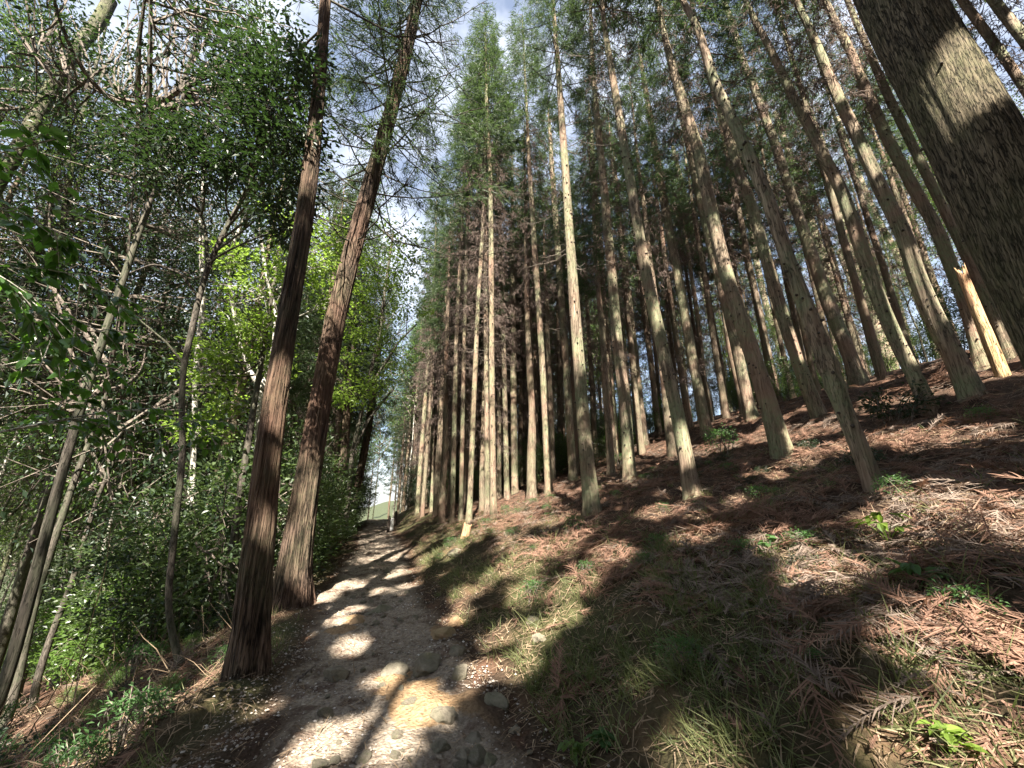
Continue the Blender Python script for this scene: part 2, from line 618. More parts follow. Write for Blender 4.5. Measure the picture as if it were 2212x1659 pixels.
pxs = np.arange(-1.3, 1.5, .03)
pys = np.concatenate([np.arange(-3, 12, .035), np.arange(12, 46, .12)])
X, Y = np.meshgrid(pxs, pys)
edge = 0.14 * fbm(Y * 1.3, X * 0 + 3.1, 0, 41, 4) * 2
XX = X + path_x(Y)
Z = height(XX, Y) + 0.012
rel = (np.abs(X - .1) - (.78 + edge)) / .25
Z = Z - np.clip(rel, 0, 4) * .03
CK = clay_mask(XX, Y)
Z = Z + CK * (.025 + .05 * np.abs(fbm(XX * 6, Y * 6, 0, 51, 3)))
v = np.stack([XX, Y, Z], -1).reshape(-1, 3)
nx, ny = len(pxs), len(pys)
i = np.arange(ny - 1)[:, None] * nx
j = np.arange(nx - 1)[None, :]
q = np.stack([i + j, i + j + 1, i + nx + j + 1, i + nx + j], -1).reshape(-1, 4)
mb = MB()
mb.add(v, q)
me = mb.mesh('dirt_path', M['path'], True)
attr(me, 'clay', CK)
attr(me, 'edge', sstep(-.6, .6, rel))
po = kind(link('dirt_path', me), 'structure')
tag(po, 'stony dirt footpath running straight away between the trees', 'path')

# ------------------------------------------------------------------ crown prototypes
def cedar_points(seed, L=9.5, Rr=1.75, nb=85, dens=1.0, dead=False):
    r = np.random.default_rng(seed)
    P, D, BR = [], [], []
    for i in range(nb):
        f = (i + r.random()) / nb
        z = L * f ** .95
        ln = Rr * max(.08, (1 - f)) ** .62 * (.5 + .75 * r.random()) + .12
        if dead:
            ln = Rr * (.35 + .65 * r.random())
        az = i * 2.39996 + r.normal() * .3
        o = np.array([math.cos(az), math.sin(az), 0])
        s = np.linspace(0, 1, 6)
        sag = (-.30 if not dead else -.35) * ln
        up = (.34 if not dead else .05) * ln
        pts = o[None, :] * (ln * s)[:, None] + np.array([0, 0, 1.0])[None, :] * (z + sag * s + up * s ** 2.5)[:, None]
        BR.append(pts)
        k = max(3, int(ln * 15 * dens))
        ss = r.uniform(.18, 1.0, k) ** .8
        pp = np.stack([np.interp(ss, s, pts[:, c]) for c in range(3)], 1)
        side = np.cross(o, [0, 0, 1.0])
        pp = pp + side[None, :] * r.normal(size=(k, 1)) * .22 * (1.25 - ss)[:, None] + np.array([0, 0, 1.0]) * r.normal(size=(k, 1)) * .10
        dd = o[None, :] * .9 + side[None, :] * r.normal(size=(k, 1)) * .7 + np.array([0, 0, -.35]) + r.normal(size=(k, 3)) * .3
        P.append(pp)
        D.append(norm(dd))
    return np.concatenate(P), np.concatenate(D), BR, r
def blades(mb, P, D, r, k=8, L=(.16, .36), Wd=(.018, .034), spread=.55, droop=.25, m=0, filt=None):
    n = len(P)
    pos = np.repeat(P, k, 0)
    d = np.repeat(D, k, 0)
    off = r.random((n * k, 1)) * .28
    pos = pos + d * off + r.normal(size=(n * k, 3)) * .03
    dd = norm(d + r.normal(size=(n * k, 3)) * spread + np.array([0, 0, -droop]))
    up, ll, ww = norm(r.normal(size=(n * k, 3)) + np.array([0, 0, .8])), r.uniform(*L, n * k), r.uniform(*Wd, n * k)
    if filt is not None:
        ok = filt(pos + dd * ll[:, None] * .5)
        pos, dd, up, ll, ww = pos[ok], dd[ok], up[ok], ll[ok], ww[ok]
    rhombs(mb, pos, dd, up, ll, ww, .3, m)
CROWN, DEAD, DEEP = [], [], []
for sd in range(5):
    P, D, BR, r = cedar_points(100 + sd, L=9.5 + sd * .4, Rr=1.45 + .14 * sd, nb=70)
    mb = MB()
    blades(mb, P, D, r, 7)
    for b_ in BR:
        tube(mb, b_, np.linspace(.022, .005, len(b_)), 3, m=1)
    CROWN.append(mb.mesh('cedar_crown', [M['cedar_leaf'], M['twig']]))
for sd in range(4):
    P, D, BR, r = cedar_points(200 + sd, L=6.0, Rr=1.35, nb=36, dens=.45, dead=True)
    mb = MB()
    D = norm(D + np.array([0, 0, -.7]))
    blades(mb, P, D, r, 6, (.12, .30), (.014, .028), .6, .35)
    for b_ in BR:
        tube(mb, b_, np.linspace(.014, .003, len(b_)), 3, m=1)
    DEAD.append(mb.mesh('dead_branches', [M['dead_leaf'], M['twig']]))

for sd in range(4):
    P, D, BR, r = cedar_points(260 + sd, L=11.0, Rr=1.45, nb=60, dens=.6, dead=True)
    mb = MB()
    D = norm(D + np.array([0, 0, -.7]))
    blades(mb, P, D, r, 6, (.14, .32), (.016, .034), .6, .35)
    for b_ in BR:
        tube(mb, b_, np.linspace(.016, .004, len(b_)), 3, m=1)
    DEEP.append(mb.mesh('dead_branches', [M['dead_leaf'], M['twig']]))

FINE = []
for sd in range(2):
    P, D, BR, r = cedar_points(150 + sd, L=9.5, Rr=1.7, nb=80, dens=1.0)
    mb = MB()
    blades(mb, P, D, r, 20, (.07, .19), (.008, .015), .6, .25)
    for b_ in BR:
        tube(mb, b_, np.linspace(.02, .005, len(b_)), 4, m=1)
    FINE.append(mb.mesh('cedar_crown', [M['cedar_leaf'], M['twig']]))

def bez(a, b, c, n=6):
    s = np.linspace(0, 1, n)[:, None]
    return a * (1 - s) ** 2 + 2 * b * s * (1 - s) + c * s ** 2
def clusters(mb, ends, dirs, r, n, rad, L, Wd, flat=.35, m=0, big=False):
    N = len(ends)
    th = r.uniform(0, 2 * np.pi, N * n)
    rr = rad * np.sqrt(r.random(N * n))
    off = np.stack([np.cos(th) * rr, np.sin(th) * rr, r.normal(size=N * n) * rad * flat], 1)
    pos = np.repeat(ends, n, 0) + off
    d = norm(off * np.array([1, 1, .3]) + np.repeat(dirs, n, 0) * rad * .5 + r.normal(size=(N * n, 3)) * rad * .35 + np.array([0, 0, -.15 * rad]))
    up = norm(np.array([0, 0, 1.0]) + r.normal(size=(N * n, 3)) * .38)
    (ovals if big else rhombs)(mb, pos, d, up, r.uniform(.7, 1.2, N * n) * L, r.uniform(.75, 1.15, N * n) * Wd, m=m)
def broad_crown(seed, rx=2.2, rz=2.6, nt_=160, n=32, L=.10, Wd=.045, lm='ever_leaf', crad=.42, zc=2.2, nl=9):
    r = np.random.default_rng(seed)
    mb = MB()
    c = np.array([0, 0, zc])
    d = rdir(nt_, r)
    ends = c + d * np.array([rx, rx, rz]) * (r.uniform(.25, 1, (nt_, 1)) ** .6)
    limbs = []
    for i in range(nl):
        e = c + rdir(1, r)[0] * np.array([rx, rx, rz]) * .75
        a = np.array([0, 0, r.uniform(-.4, zc * .8)])
        pts = bez(a, (a + e) / 2 + np.array([0, 0, -.2]) + r.normal(size=3) * .25, e, 8)
        limbs.append(pts)
        tube(mb, pts, np.linspace(.034, .008, 8), 5, m=1)
    allp = np.concatenate(limbs)
    for e in ends:
        k = np.argmin(((allp - e) ** 2).sum(1) + r.random(len(allp)) * .4)
        a = allp[k]
        tube(mb, bez(a, (a + e) / 2 + r.normal(size=3) * .12, e, 4), np.linspace(.012, .004, 4), 3, m=1)
    dirs = norm(ends - c)
    keep = fbm(ends[:, 0] * .8 + seed, ends[:, 1] * .8, ends[:, 2] * .8, seed, 2) > -.22
    clusters(mb, ends[keep], dirs[keep], r, n, crad, L, Wd)
    return mb.mesh('broadleaf_crown', [M[lm], M['twig']])
BROAD = [broad_crown(300 + i, rx=2.2 + .2 * i, rz=2.6 + .3 * i, lm=('ever_leaf', 'mid_leaf', 'ever_leaf', 'dark_leaf')[i]) for i in range(4)]
TALL = [broad_crown(320 + i, rx=1.5, rz=1.7, nt_=230, n=34, L=.06, Wd=.027, crad=.25, zc=1.2, nl=5, lm=('ever_leaf', 'dark_leaf')[i]) for i in range(2)]
LIME = [broad_crown(330 + i, rx=1.9, rz=1.9, nt_=120, n=34, L=.09, Wd=.06, lm='lime_leaf', crad=.45) for i in range(2)]
def shrub_mesh(seed, rx, h, ns, n, L, Wd, lm, big=False, crad=.28, nt_=110):
    r = np.random.default_rng(seed)
    mb = MB()
    allp = []
    for i in range(ns):
        a = np.array([*(r.normal(size=2) * .12), -.1])
        an = r.uniform(0, 2 * np.pi)
        q_ = rx * r.uniform(.3, .9)
        e = np.array([math.cos(an) * q_, math.sin(an) * q_, h * r.uniform(.6, 1.0)])
        pts = bez(a, np.array([a[0] + e[0] * .2, a[1] + e[1] * .2, h * .5]), e, 7)
        allp.append(pts)
        tube(mb, pts, np.linspace(.016, .005, 7), 4, m=1)
    allp = np.concatenate(allp)
    d = rdir(nt_, r)
    ends = np.array([0, 0, h * .55]) + d * np.array([rx, rx, h * .5]) * (r.uniform(.3, 1, (nt_, 1)) ** .5)
    ends[:, 2] = np.maximum(ends[:, 2], .12)
    for e in ends:
        k = np.argmin(((allp - e) ** 2).sum(1))
        tube(mb, bez(allp[k], (allp[k] + e) / 2 + np.array([0, 0, .06]), e, 3), (.007, .005, .003), 3, m=1)
    clusters(mb, ends, norm(ends), r, n, crad, L, Wd, big=big)
    return mb.mesh('foliage', [M[lm], M['twig']])
SHRUB = [shrub_mesh(400, 1.1, 2.2, 8, 28, .095, .045, 'ever_leaf'), shrub_mesh(401, 1.3, 2.9, 9, 32, .11, .05, 'ever_leaf', nt_=120),
         shrub_mesh(402, .9, 1.7, 8, 28, .085, .044, 'mid_leaf'), shrub_mesh(403, 1.2, 2.4, 8, 36, .08, .04, 'dark_leaf')]
BUSH = [shrub_mesh(410, .45, .6, 7, 12, .075, .03, 'fern_leaf', nt_=36, crad=.13), shrub_mesh(411, .5, .5, 7, 14, .08, .04, 'dark_leaf', nt_=40, crad=.14)]

# ------------------------------------------------------------------ trunks
def resample(pts, rad, n):
    pts = np.asarray(pts, float)
    s = np.concatenate([[0], np.cumsum(np.linalg.norm(np.diff(pts, axis=0), axis=1))])
    t = np.linspace(0, s[-1], n)
    out = np.stack([np.interp(t, s, pts[:, c]) for c in range(3)], 1)
    w = np.interp(t, s, rad)
    for _ in range(max(1, n // 14)):
        o = out.copy()
        o[1:-1] = (out[:-2] + 2 * out[1:-1] + out[2:]) / 4
        out = o
        ww = w.copy()
        ww[1:-1] = (w[:-2] + 2 * w[1:-1] + w[2:]) / 4
        w = ww
    return out, w
def trunk_mesh(name, pts, rad, origin, m, sides=14, rings=40, amp=.06, seed=0, flare=.0, fh=.5, ridges=9, knots=0, kz=(1.0, 10), jag=0, bulge=None, roots=5, fiss=0.0):
    pts, rad = resample(pts, rad, rings)
    L = np.concatenate([[0], np.cumsum(np.linalg.norm(np.diff(pts, axis=0), axis=1))])
    t = norm(np.gradient(pts, axis=0))
    a = norm(np.cross(t, np.array([0, 1.0, 0])))
    b = np.cross(t, a)
    an = np.arange(sides) / sides * 2 * np.pi
    A, LL = np.meshgrid(an, L)
    ca, sa = np.cos(A), np.sin(A)
    r_ = rad[:, None] * np.ones_like(A)
    # bark ridges run up the trunk; the noise is periodic round it
    rid = fbm(ca * ridges * .35, sa * ridges * .35, LL * .55, seed + 5, 4)
    if fiss:
        rid = rid * .5 - fiss * np.exp(-(vnoise(ca * ridges * .3, sa * ridges * .3, LL * .8, seed + 15) / .16) ** 2)
    big = fbm(ca * .9, sa * .9, LL * .5, seed + 9, 2)
    r_ = r_ * (1 + amp * 1.8 * rid + .10 * big)
    if flare:
        fl_ = np.exp(-np.clip(LL, 0, None) / fh)
        lobe = .55 + .45 * np.cos(A * roots + seed) + .4 * fbm(ca * 1.5, sa * 1.5, 0, seed + 2, 2)
        r_ = r_ * (1 + flare * fl_ * lobe)
    if bulge:
        for zb, wb, ab in bulge:
            r_ = r_ * (1 + ab * np.exp(-((LL - zb) / wb) ** 2) * (1 + .35 * fbm(ca * 3, sa * 3, LL * 9, seed + 77, 2)))
    P = pts[:, None, :] + r_[..., None] * (a[:, None, :] * ca[..., None] + b[:, None, :] * sa[..., None])
    if jag:
        top = np.linspace(0, 1, rings)[:, None] ** 6
        P = P + t[:, None, :] * (top * jag * np.abs(fbm(ca * 3, sa * 3, 0, seed + 3, 3)) * 3)[..., None]
    i = np.arange(rings - 1)[:, None] * sides
    j = np.arange(sides)[None, :]
    k = ((np.arange(sides) + 1) % sides)[None, :]
    q = np.stack([i + j, i + k, i + sides + k, i + sides + j], -1).reshape(-1, 4)
    mb = MB()
    mb.add(P.reshape(-1, 3), q)
    if jag:
        c = len(P.reshape(-1, 3))
        e0 = (rings - 1) * sides
        mb.add(np.array([pts[-1] - t[-1] * .12]), t=None)
        mb.T.append(np.array([[e0 + x, e0 + (x + 1) % sides, c] for x in range(sides)]))
        mb.mt.append(np.zeros(sides))
    rr = np.random.default_rng(seed + 1000)
    for _ in range(knots):
        z = rr.uniform(*kz)
        an_ = rr.uniform(0, 2 * np.pi)
        if z > L[-1]:
            continue
        c = np.array([np.interp(z, L, pts[:, x]) for x in range(3)])
        ra = np.interp(z, L, rad)
        o = np.array([math.cos(an_), math.sin(an_), 0])
        ln = rr.uniform(.02, .05)
        w_ = rr.uniform(.010, .021)
        tube(mb, np.array([c + o * ra * .9, c + o * (ra + ln * .6) + np.array([0, 0, .004]), c + o * (ra + ln) + np.array([0, 0, -.01])]), (w_ * 1.5, w_, w_ * .25), 6, m=1)
    return mb.mesh('trunk', [m, M['dark_stake']], True, origin)

def pix_trunk(pix, H, base=None, t=None, lean=None):
    """photo track (u, v, width) -> points in the upright plane through the foot of the tree, facing the viewer"""
    u, v, w = pix[0]
    if base is None:
        if t is None:
            base, t = hit(u, v)
        else:
            base = at(u, v, t)
    base = np.asarray(base, float)
    nrm = base - CAM
    nrm = np.array([nrm[0], nrm[1], 0])
    dist = np.linalg.norm(nrm)
    nrm /= dist
    pts, rad = [], []
    for u, v, w in pix:
        d = ray(u, v)
        tt = np.dot(base - CAM, nrm) / np.dot(d, nrm)
        p = CAM + d * tt
        x = (u - 1106) / F
        pts.append(p)
        rad.append(w * tt / (2 * F * math.sqrt(1 + x * x)))
    pts = np.array(pts)
    rad = np.array(rad)
    pts[0] = base
    if H:
        top = base[2] + H
        if pts[-1][2] < top:
            d = pts[-1] - pts[max(0, len(pts) - 3)]
            d = d / max(d[2], .1)
            d[:2] *= .6
            rem = top - pts[-1][2]
            r1 = rad[-1]
            pts = np.vstack([pts, pts[-1] + d * rem * .5, pts[-1] + d * rem])
            rad = np.concatenate([rad, [max(.03, r1 * .62), .015]])
    d0 = norm((pts[1] - pts[0])[None, :])[0]
    pts = np.vstack([pts[0] - d0 * .35, pts])
    rad = np.concatenate([[rad[0]], rad])
    return pts, rad, base, dist
def along(pts, z):
    return np.array([np.interp(z, pts[:, 2], pts[:, c]) for c in range(3)])

CRR = np.random.default_rng(55)
def dress(root, pts, base, H, seed, dead=True, crown=True, cs=None, cl=9.5, fine=False):
    """live crown and dead brown branches, shared meshes, hung along the upper trunk"""
    r = np.random.default_rng(seed + 900)
    s = cs or r.uniform(.9, 1.2)
    zc = base[2] + H - cl * s * .97
    up = norm((along(pts, base[2] + H - .5) - along(pts, zc))[None, :])[0]
    rot = Vector((0, 0, 1)).rotation_difference(Vector(up)).to_euler()
    if crown:
        o = link('crown', (FINE if fine else CROWN)[seed % (2 if fine else len(CROWN))], root, along(pts, zc) - base)
        e = (Matrix.Rotation(0, 4, 'Z') @ rot.to_matrix().to_4x4() @ Matrix.Rotation(r.uniform(0, 6.28), 4, 'Z')).to_euler()
        o.rotation_euler = e
        o.scale = (s, s, s)
    if dead:
        zd = zc - r.uniform(3.0, 5.0)
        o = link('dead_branches', DEAD[seed % len(DEAD)], root, along(pts, zd) - base)
        o.rotation_euler = (0, 0, r.uniform(0, 6.28))
        s2 = r.uniform(.75, 1.1)
        o.scale = (s2, s2, s2)

def bare_twigs(root, pts, base, n, z0, z1, seed, ln=(.4, 1.5), m='twig', rd=.013, droop=.22):
    """each bare branch a part of its own"""
    r = np.random.default_rng(seed)
    for _ in range(n):
        mb = MB()
        z = base[2] + r.uniform(z0, z1)
        c = along(pts, z)
        an = r.uniform(0, 6.28)
        o = np.array([math.cos(an), math.sin(an), 0])
        l_ = r.uniform(*ln)
        e = c + o * l_ + np.array([0, 0, r.uniform(-.35, .25) * l_])
        p = bez(c, (c + e) / 2 + np.array([0, 0, -droop * l_]) + r.normal(size=3) * .08 * l_, e, 9)
        p[2:] += np.cumsum(r.normal(size=(7, 3)) * .02 * l_, 0)
        tube(mb, p, np.linspace(rd, rd * .25, 9), 5)
        for _ in range(int(3 + l_ * 3)):
            k = r.integers(2, 8)
            q_ = p[k]
            d = norm((o + r.normal(size=3) * .8)[None, :])[0] * r.uniform(.15, .45) * min(1, l_)
            tube(mb, np.array([q_, q_ + d * .6 + np.array([0, 0, -.02]), q_ + d]), (rd * .4, rd * .3, rd * .12), 3)
        link('branch', mb.mesh('branch', [M[m]], True, c), root, c - base)

GC = 'cedars of the plantation on the right'
NTR = [0]
def cedar(pix, label, H=21, m='cedar_bark', group=GC, base=None, t=None, near=None, knots=None, flare=.8, bulge=None, dead=True, crown=True, twigs=True, name='cedar_tree'):
    NTR[0] += 1
    sd = NTR[0] * 13
    pts, rad, base, dist = pix_trunk(pix, H, base, t)
    root = thing(name, label, 'tree', base, group)
    near = dist < 14 if near is None else near
    me = trunk_mesh('trunk', pts, rad, base, M[m], 36 if near else 12, 150 if near else 34, .07, sd, flare, .3, 12,
                    knots=(90 if near else 34) if knots is None else knots, bulge=bulge)
    link('trunk', me, root)
    far = dist > 11.5
    dress(root, pts, base, H, sd, dead and not far, crown, .9 if far else None, fine=dist < 10)
    if far:
        r = np.random.default_rng(sd + 1)
        o = link('dead_branches', DEEP[sd % 4], root, along(pts, base[2] + H * r.uniform(.26, .38)) - base)
        o.rotation_euler = (0, 0, r.uniform(0, 6.28))
        o.scale = (.75, .75, .85)
    if twigs:
        bare_twigs(root, pts, base, 14, H * .26, H * .56, sd)
    return root, pts, base

CED = [
 ('straight cedar on the bank crest, grey-green left side and tan right side', [(1279, 1106, 36), (1260, 904, 28), (1245, 718, 24), (1232, 531, 20), (1219, 336, 16), (1206, 149, 11), (1197, 37, 8)]),
 ('grey-green cedar rooted low on the bank, second large trunk right of the pale-footed crest tree', [(1496, 1069, 40), (1466, 904, 31), (1440, 792, 28), (1406, 643, 25), (1384, 531, 23), (1365, 411, 20), (1339, 261, 17), (1320, 149, 14), (1305, 56, 11), (1300, 0, 10)]),
 ('thick cedar with a broad dark foot beside the leafy green bush', [(1689, 986, 52), (1670, 904, 44), (1640, 811, 38), (1610, 718, 36), (1577, 624, 31), (1552, 531, 29), (1535, 448, 28), (1506, 317, 25), (1476, 224, 21), (1453, 149, 17), (1435, 75, 13), (1420, 0, 9)]),
 ('cedar with a dark swollen ring scar low on its trunk', [(1890, 1054, 46), (1875, 998, 44), (1845, 942, 43), (1815, 867, 41), (1789, 792, 41), (1763, 718, 41), (1741, 662, 38), (1715, 606, 35), (1692, 531, 32), (1659, 429, 30), (1625, 355, 27), (1584, 261, 24), (1554, 205, 22), (1528, 131, 19), (1506, 56, 15), (1472, 0, 12)]),
 ('nearly black shaded cedar rising out of the dark glossy bush', [(2009, 889, 42), (1976, 811, 38), (1946, 755, 37), (1912, 680, 36), (1883, 606, 35), (1856, 523, 32), (1819, 411, 29), (1778, 336, 25), (1741, 261, 22), (1711, 205, 20), (1685, 149, 18), (1662, 101, 15), (1632, 49, 13), (1610, 0, 11)]),
 ('brightest sunlit thick cedar, its foot beside the brown frond heap', [(2099, 856, 62), (2073, 792, 53), (2043, 736, 49), (2006, 662, 46), (1976, 587, 42), (1954, 504, 38), (1912, 429, 34), (1879, 355, 31), (1845, 280, 28), (1815, 224, 26), (1789, 161, 23), (1767, 105, 20), (1741, 45, 16), (1718, 0, 14)]),
 ('sunlit cedar standing just behind the broken splintered snag', [(2122, 796, 36), (2088, 662, 34), (2058, 587, 33), (2028, 504, 31), (1998, 448, 30), (1972, 403, 29), (1942, 347, 28), (1916, 299, 26), (1886, 231, 25), (1864, 175, 23), (1838, 112, 20), (1808, 56, 17), (1782, 0, 14)]),
 ('shaded cedar between the broken snag and the huge foreground trunk', [(2185, 772, 36), (2144, 680, 30), (2107, 587, 27), (2073, 523, 25), (2043, 459, 24), (2006, 384, 23), (1976, 325, 22), (1942, 254, 21), (1912, 198, 20), (1883, 123, 17), (1856, 63, 14), (1830, 0, 12)]),
 ('cedar with a flared sunlit foot on the ridge, left of a leaning dark trunk', [(1856, 830, 42), (1845, 792, 38), (1823, 736, 35), (1797, 680, 32), (1771, 606, 29), (1745, 523, 26), (1711, 429, 22), (1677, 317, 20), (1647, 243, 18), (1629, 187, 17), (1603, 131, 15), (1584, 56, 13), (1562, 0, 11)]),
 ('shaded cedar crossing close behind the flared ridge cedar', [(1875, 807, 30), (1845, 736, 28), (1819, 662, 26), (1793, 597, 24), (1759, 504, 21), (1730, 411, 18), (1700, 317, 15), (1674, 243, 13)]),
 ('reddish cedar just left of the ring-scarred trunk', [(1771, 904, 38), (1748, 848, 34), (1722, 774, 32), (1696, 699, 30), (1674, 624, 28), (1647, 531, 26), (1625, 448, 24), (1591, 355, 21), (1565, 261, 18), (1535, 168, 15)]),
 ('slim cedar standing just left of the reddish trunk', [(1715, 848, 18), (1685, 755, 16), (1655, 662, 15), (1634, 568, 14), (1618, 467, 13), (1595, 373, 12), (1570, 290, 10)]),
 ('pale sunlit cedar half hidden behind the broad dark-footed trunk', [(1625, 904, 28), (1599, 792, 26), (1580, 699, 23), (1552, 600, 21), (1520, 470, 18), (1490, 330, 15)]),
 ('cedar with a smooth trunk standing left of the slim tan trunk', [(1528, 938, 27), (1506, 830, 23), (1479, 680, 21), (1453, 531, 19), (1436, 448, 18), (1414, 317, 15), (1399, 224, 12), (1387, 149, 10)]),
 ('slim tan cedar left of the broad dark-footed trunk', [(1580, 889, 17), (1554, 774, 15), (1528, 662, 14), (1504, 531, 13), (1491, 467, 12), (1472, 392, 10), (1453, 317, 8)]),
 ('slender bent cedar left of the low grey-green trunk', [(1395, 960, 13), (1376, 792, 12), (1358, 624, 11), (1346, 523, 10)]),
 ('brown cedar whose mossy foot stands by the crest tree', [(1361, 1042, 30), (1350, 867, 26), (1335, 755, 23), (1316, 531, 20), (1305, 411, 17), (1290, 261, 13), (1279, 131, 9), (1275, 0, 7)]),
 ('cedar with a yellow-green lit foot behind the brown trunk', [(1330, 986, 20), (1309, 718, 16), (1296, 531, 14), (1285, 411, 12), (1275, 261, 10)]),
 ('reddish cedar standing close behind the crest tree', [(1238, 1035, 18), (1223, 792, 15), (1204, 531, 14), (1193, 373, 11), (1186, 261, 8)]),
 ('cedar with dappled trunk left of the crest tree', [(1186, 1072, 18), (1175, 830, 14), (1154, 531, 12), (1143, 355, 9)]),
 ('thin cedar to the right of the dappled trunk', [(1193, 1027, 11), (1184, 792, 9), (1178, 600, 8)]),
 ('pale-topped slim cedar deep behind the dappled trunk', [(1156, 1012, 12), (1148, 830, 11), (1139, 531, 10), (1135, 450, 8)]),
 ('dark thin cedar in the gap left of the pale-topped cedar', [(1135, 1035, 7), (1137, 792, 6), (1138, 650, 5)]),
 ('brown cedar with a dark foot in the middle of the row', [(1112, 1065, 15), (1109, 792, 13), (1108, 680, 12), (1107, 531, 10)]),
 ('slim cedar left of the brown mid-row trunk', [(1095, 1076, 12), (1089, 792, 10), (1082, 531, 9), (1076, 411, 7)]),
 ('thin cedar with a bright sunlit foot', [(1078, 1076, 10), (1078, 792, 8), (1080, 531, 7)]),
 ('grey lichen-patched cedar, right one of the near pair by the path', [(1066, 1117, 15), (1062, 792, 12), (1061, 531, 11), (1059, 373, 9), (1051, 224, 7)]),
 ('straight dark cedar, left one of the near pair by the path', [(1053, 1113, 12), (1051, 867, 10), (1048, 531, 9), (1046, 373, 7)]),
 ('cedar leaning right above the small orange stump', [(1013, 1132, 13), (1022, 904, 11), (1033, 643, 9), (1041, 531, 8)]),
 ('slim reddish cedar left of the orange stump', [(995, 1124, 10), (1003, 718, 8), (1008, 531, 7)]),
 ('dark slim cedar at the left end of the roadside row', [(977, 1128, 11), (986, 718, 9), (996, 531, 7)]),
 ('far cedar with a bright lit left edge by the path gap', [(900, 1110, 10), (917, 886, 9), (930, 718, 7)]),
 ('far dark cedar right of the bright-edged one', [(932, 1106, 8), (934, 755, 7)]),
 ('slim shaded cedar on the ridge between two trunks', [(1894, 774, 16), (1864, 680, 15), (1838, 606, 14), (1812, 542, 13)]),
 ('brown ridge cedar left of the nearly black trunk', [(1920, 800, 22), (1909, 755, 20), (1886, 680, 19), (1860, 606, 18), (1827, 504, 16), (1800, 430, 14)]),
 ('thin pale cedar touching the nearly black trunk', [(1939, 792, 20), (1897, 680, 18), (1860, 597, 17), (1808, 411, 15), (1774, 299, 14), (1737, 217, 13), (1711, 131, 11), (1692, 67, 9), (1678, 0, 8)]),
 ('shaded cedar close behind the brightest sunlit trunk', [(2032, 770, 22), (2002, 692, 20), (1968, 617, 19), (1935, 542, 18), (1890, 467, 16), (1845, 355, 14), (1808, 254, 12)]),
]
for k_, (lab, pix) in enumerate(CED):
    kw = {}
    if 'ring scar' in lab:
        kw = dict(bulge=[(1.95, .10, .30), (1.80, .05, -.12), (1.68, .09, .2)])
    cedar(pix, lab, H=21.5 + (k_ * 7 % 5) * .9, dead=(k_ % 3 != 0), **kw)
# two cedars beyond the huge trunk, seen only in the corner of the frame
cedar([(2560, 760, 40), (2300, 330, 30), (2212, 187, 26), (2155, 101, 25), (2114, 49, 23), (2077, 0, 20)], 'lit knotty cedar to the right of the huge foreground trunk', base=at(2560, 760, 8.5), H=21)
cedar([(2620, 700, 44), (2300, 210, 34), (2212, 82, 31), (2181, 49, 29), (2144, 0, 26)], 'lit cedar cut by the upper right corner', base=at(2620, 700, 8.0), H=21)
# the huge trunk at the right edge
bq, bt = hit(2480, 1062)
pts, rad, base, dist = pix_trunk([(2480, 1062, 345), (2375, 830, 300), (2180, 450, 238), (2090, 280, 204), (1936, 0, 160)], 23)
root = thing('cedar_tree', 'huge dark leaning trunk at the right edge with a sunlit patch', 'tree', base)
me = trunk_mesh('trunk', pts, rad, base, M['big_bark'], 190, 520, .06, 3, .25, .4, 34, knots=14, fiss=.4)
link('trunk', me, root)
dress(root, pts, base, 23, 77, False, True, 1.25)

# ------------------------------------------------------------------ left-hand trunks
def old_tree(pix, label, H, m='cypress_bark', sides=150, rings=420, amp=.11, flare=1.0, crown=True, twn=14, seed=1, tw=(.5, .8), cs=1.1, group=None, name='cypress_tree', base=None, dead=False, bl=(.8, 2.4)):
    pts, rad, base, dist = pix_trunk(pix, H, base)
    root = thing(name, label, 'tree', base, group)
    link('trunk', trunk_mesh('trunk', pts, rad, base, M[m], sides, rings, amp, seed, flare, .35, 22, fiss=.45 if m == 'cypress_bark' else 0), root)
    if crown:
        dress(root, pts, base, H, seed, dead, True, cs, fine=dist < 10)
    if twn:
        bare_twigs(root, pts, base, twn, H * tw[0], H * tw[1], seed, bl, 'dark_bark', .02)
    return root, pts, base
GP = 'old peeling-barked trees along the left of the path'
T1, t1p, t1b = old_tree([(535, 1455, 88), (552, 1250, 76), (577, 1000, 60), (594, 880, 55), (621, 700, 47), (650, 520, 42), (670, 380, 38), (690, 180, 28), (697, 80, 25), (704, -10, 23)],
    'reddish peeling trunk nearest the viewer on the left edge of the path', 24, seed=31, tw=(.34, .52), twn=10, group=GP, cs=1.3)
T2, t2p, t2b = old_tree([(628, 1305, 92), (640, 1200, 74), (665, 1040, 60), (692, 870, 52), (722, 700, 45), (756, 560, 41), (797, 410, 37), (842, 250, 31), (876, 120, 26), (896, 30, 21), (906, -10, 19)],
    'dark peeling trunk leaning right over the path, second from the viewer', 21, seed=32, flare=.85, tw=(.32, .72), twn=58, group=GP, cs=1.35, bl=(1.0, 3.6))
old_tree([(717, 1190, 30), (724, 1091, 24), (743, 979, 20), (750, 856, 18), (757, 760, 16)], 'reddish slim trunk at the left path edge beyond the leaning pair', 17, sides=20, rings=60, seed=33, group=GP)
old_tree([(750, 1146, 24), (765, 1091, 19), (796, 927, 16), (806, 850, 14)], 'slim trunk leaning right, farthest of the old trunks by the path', 16, sides=16, rings=50, seed=34, group=GP)
old_tree([(604, 1150, 30), (618, 960, 28), (631, 886, 27), (657, 792, 28), (691, 699, 27), (717, 617, 26), (745, 500, 22)], 'vine-wrapped leaning trunk seen between the two near peeling trunks', 15, sides=24, rings=80, seed=35, amp=.14, group=GP)
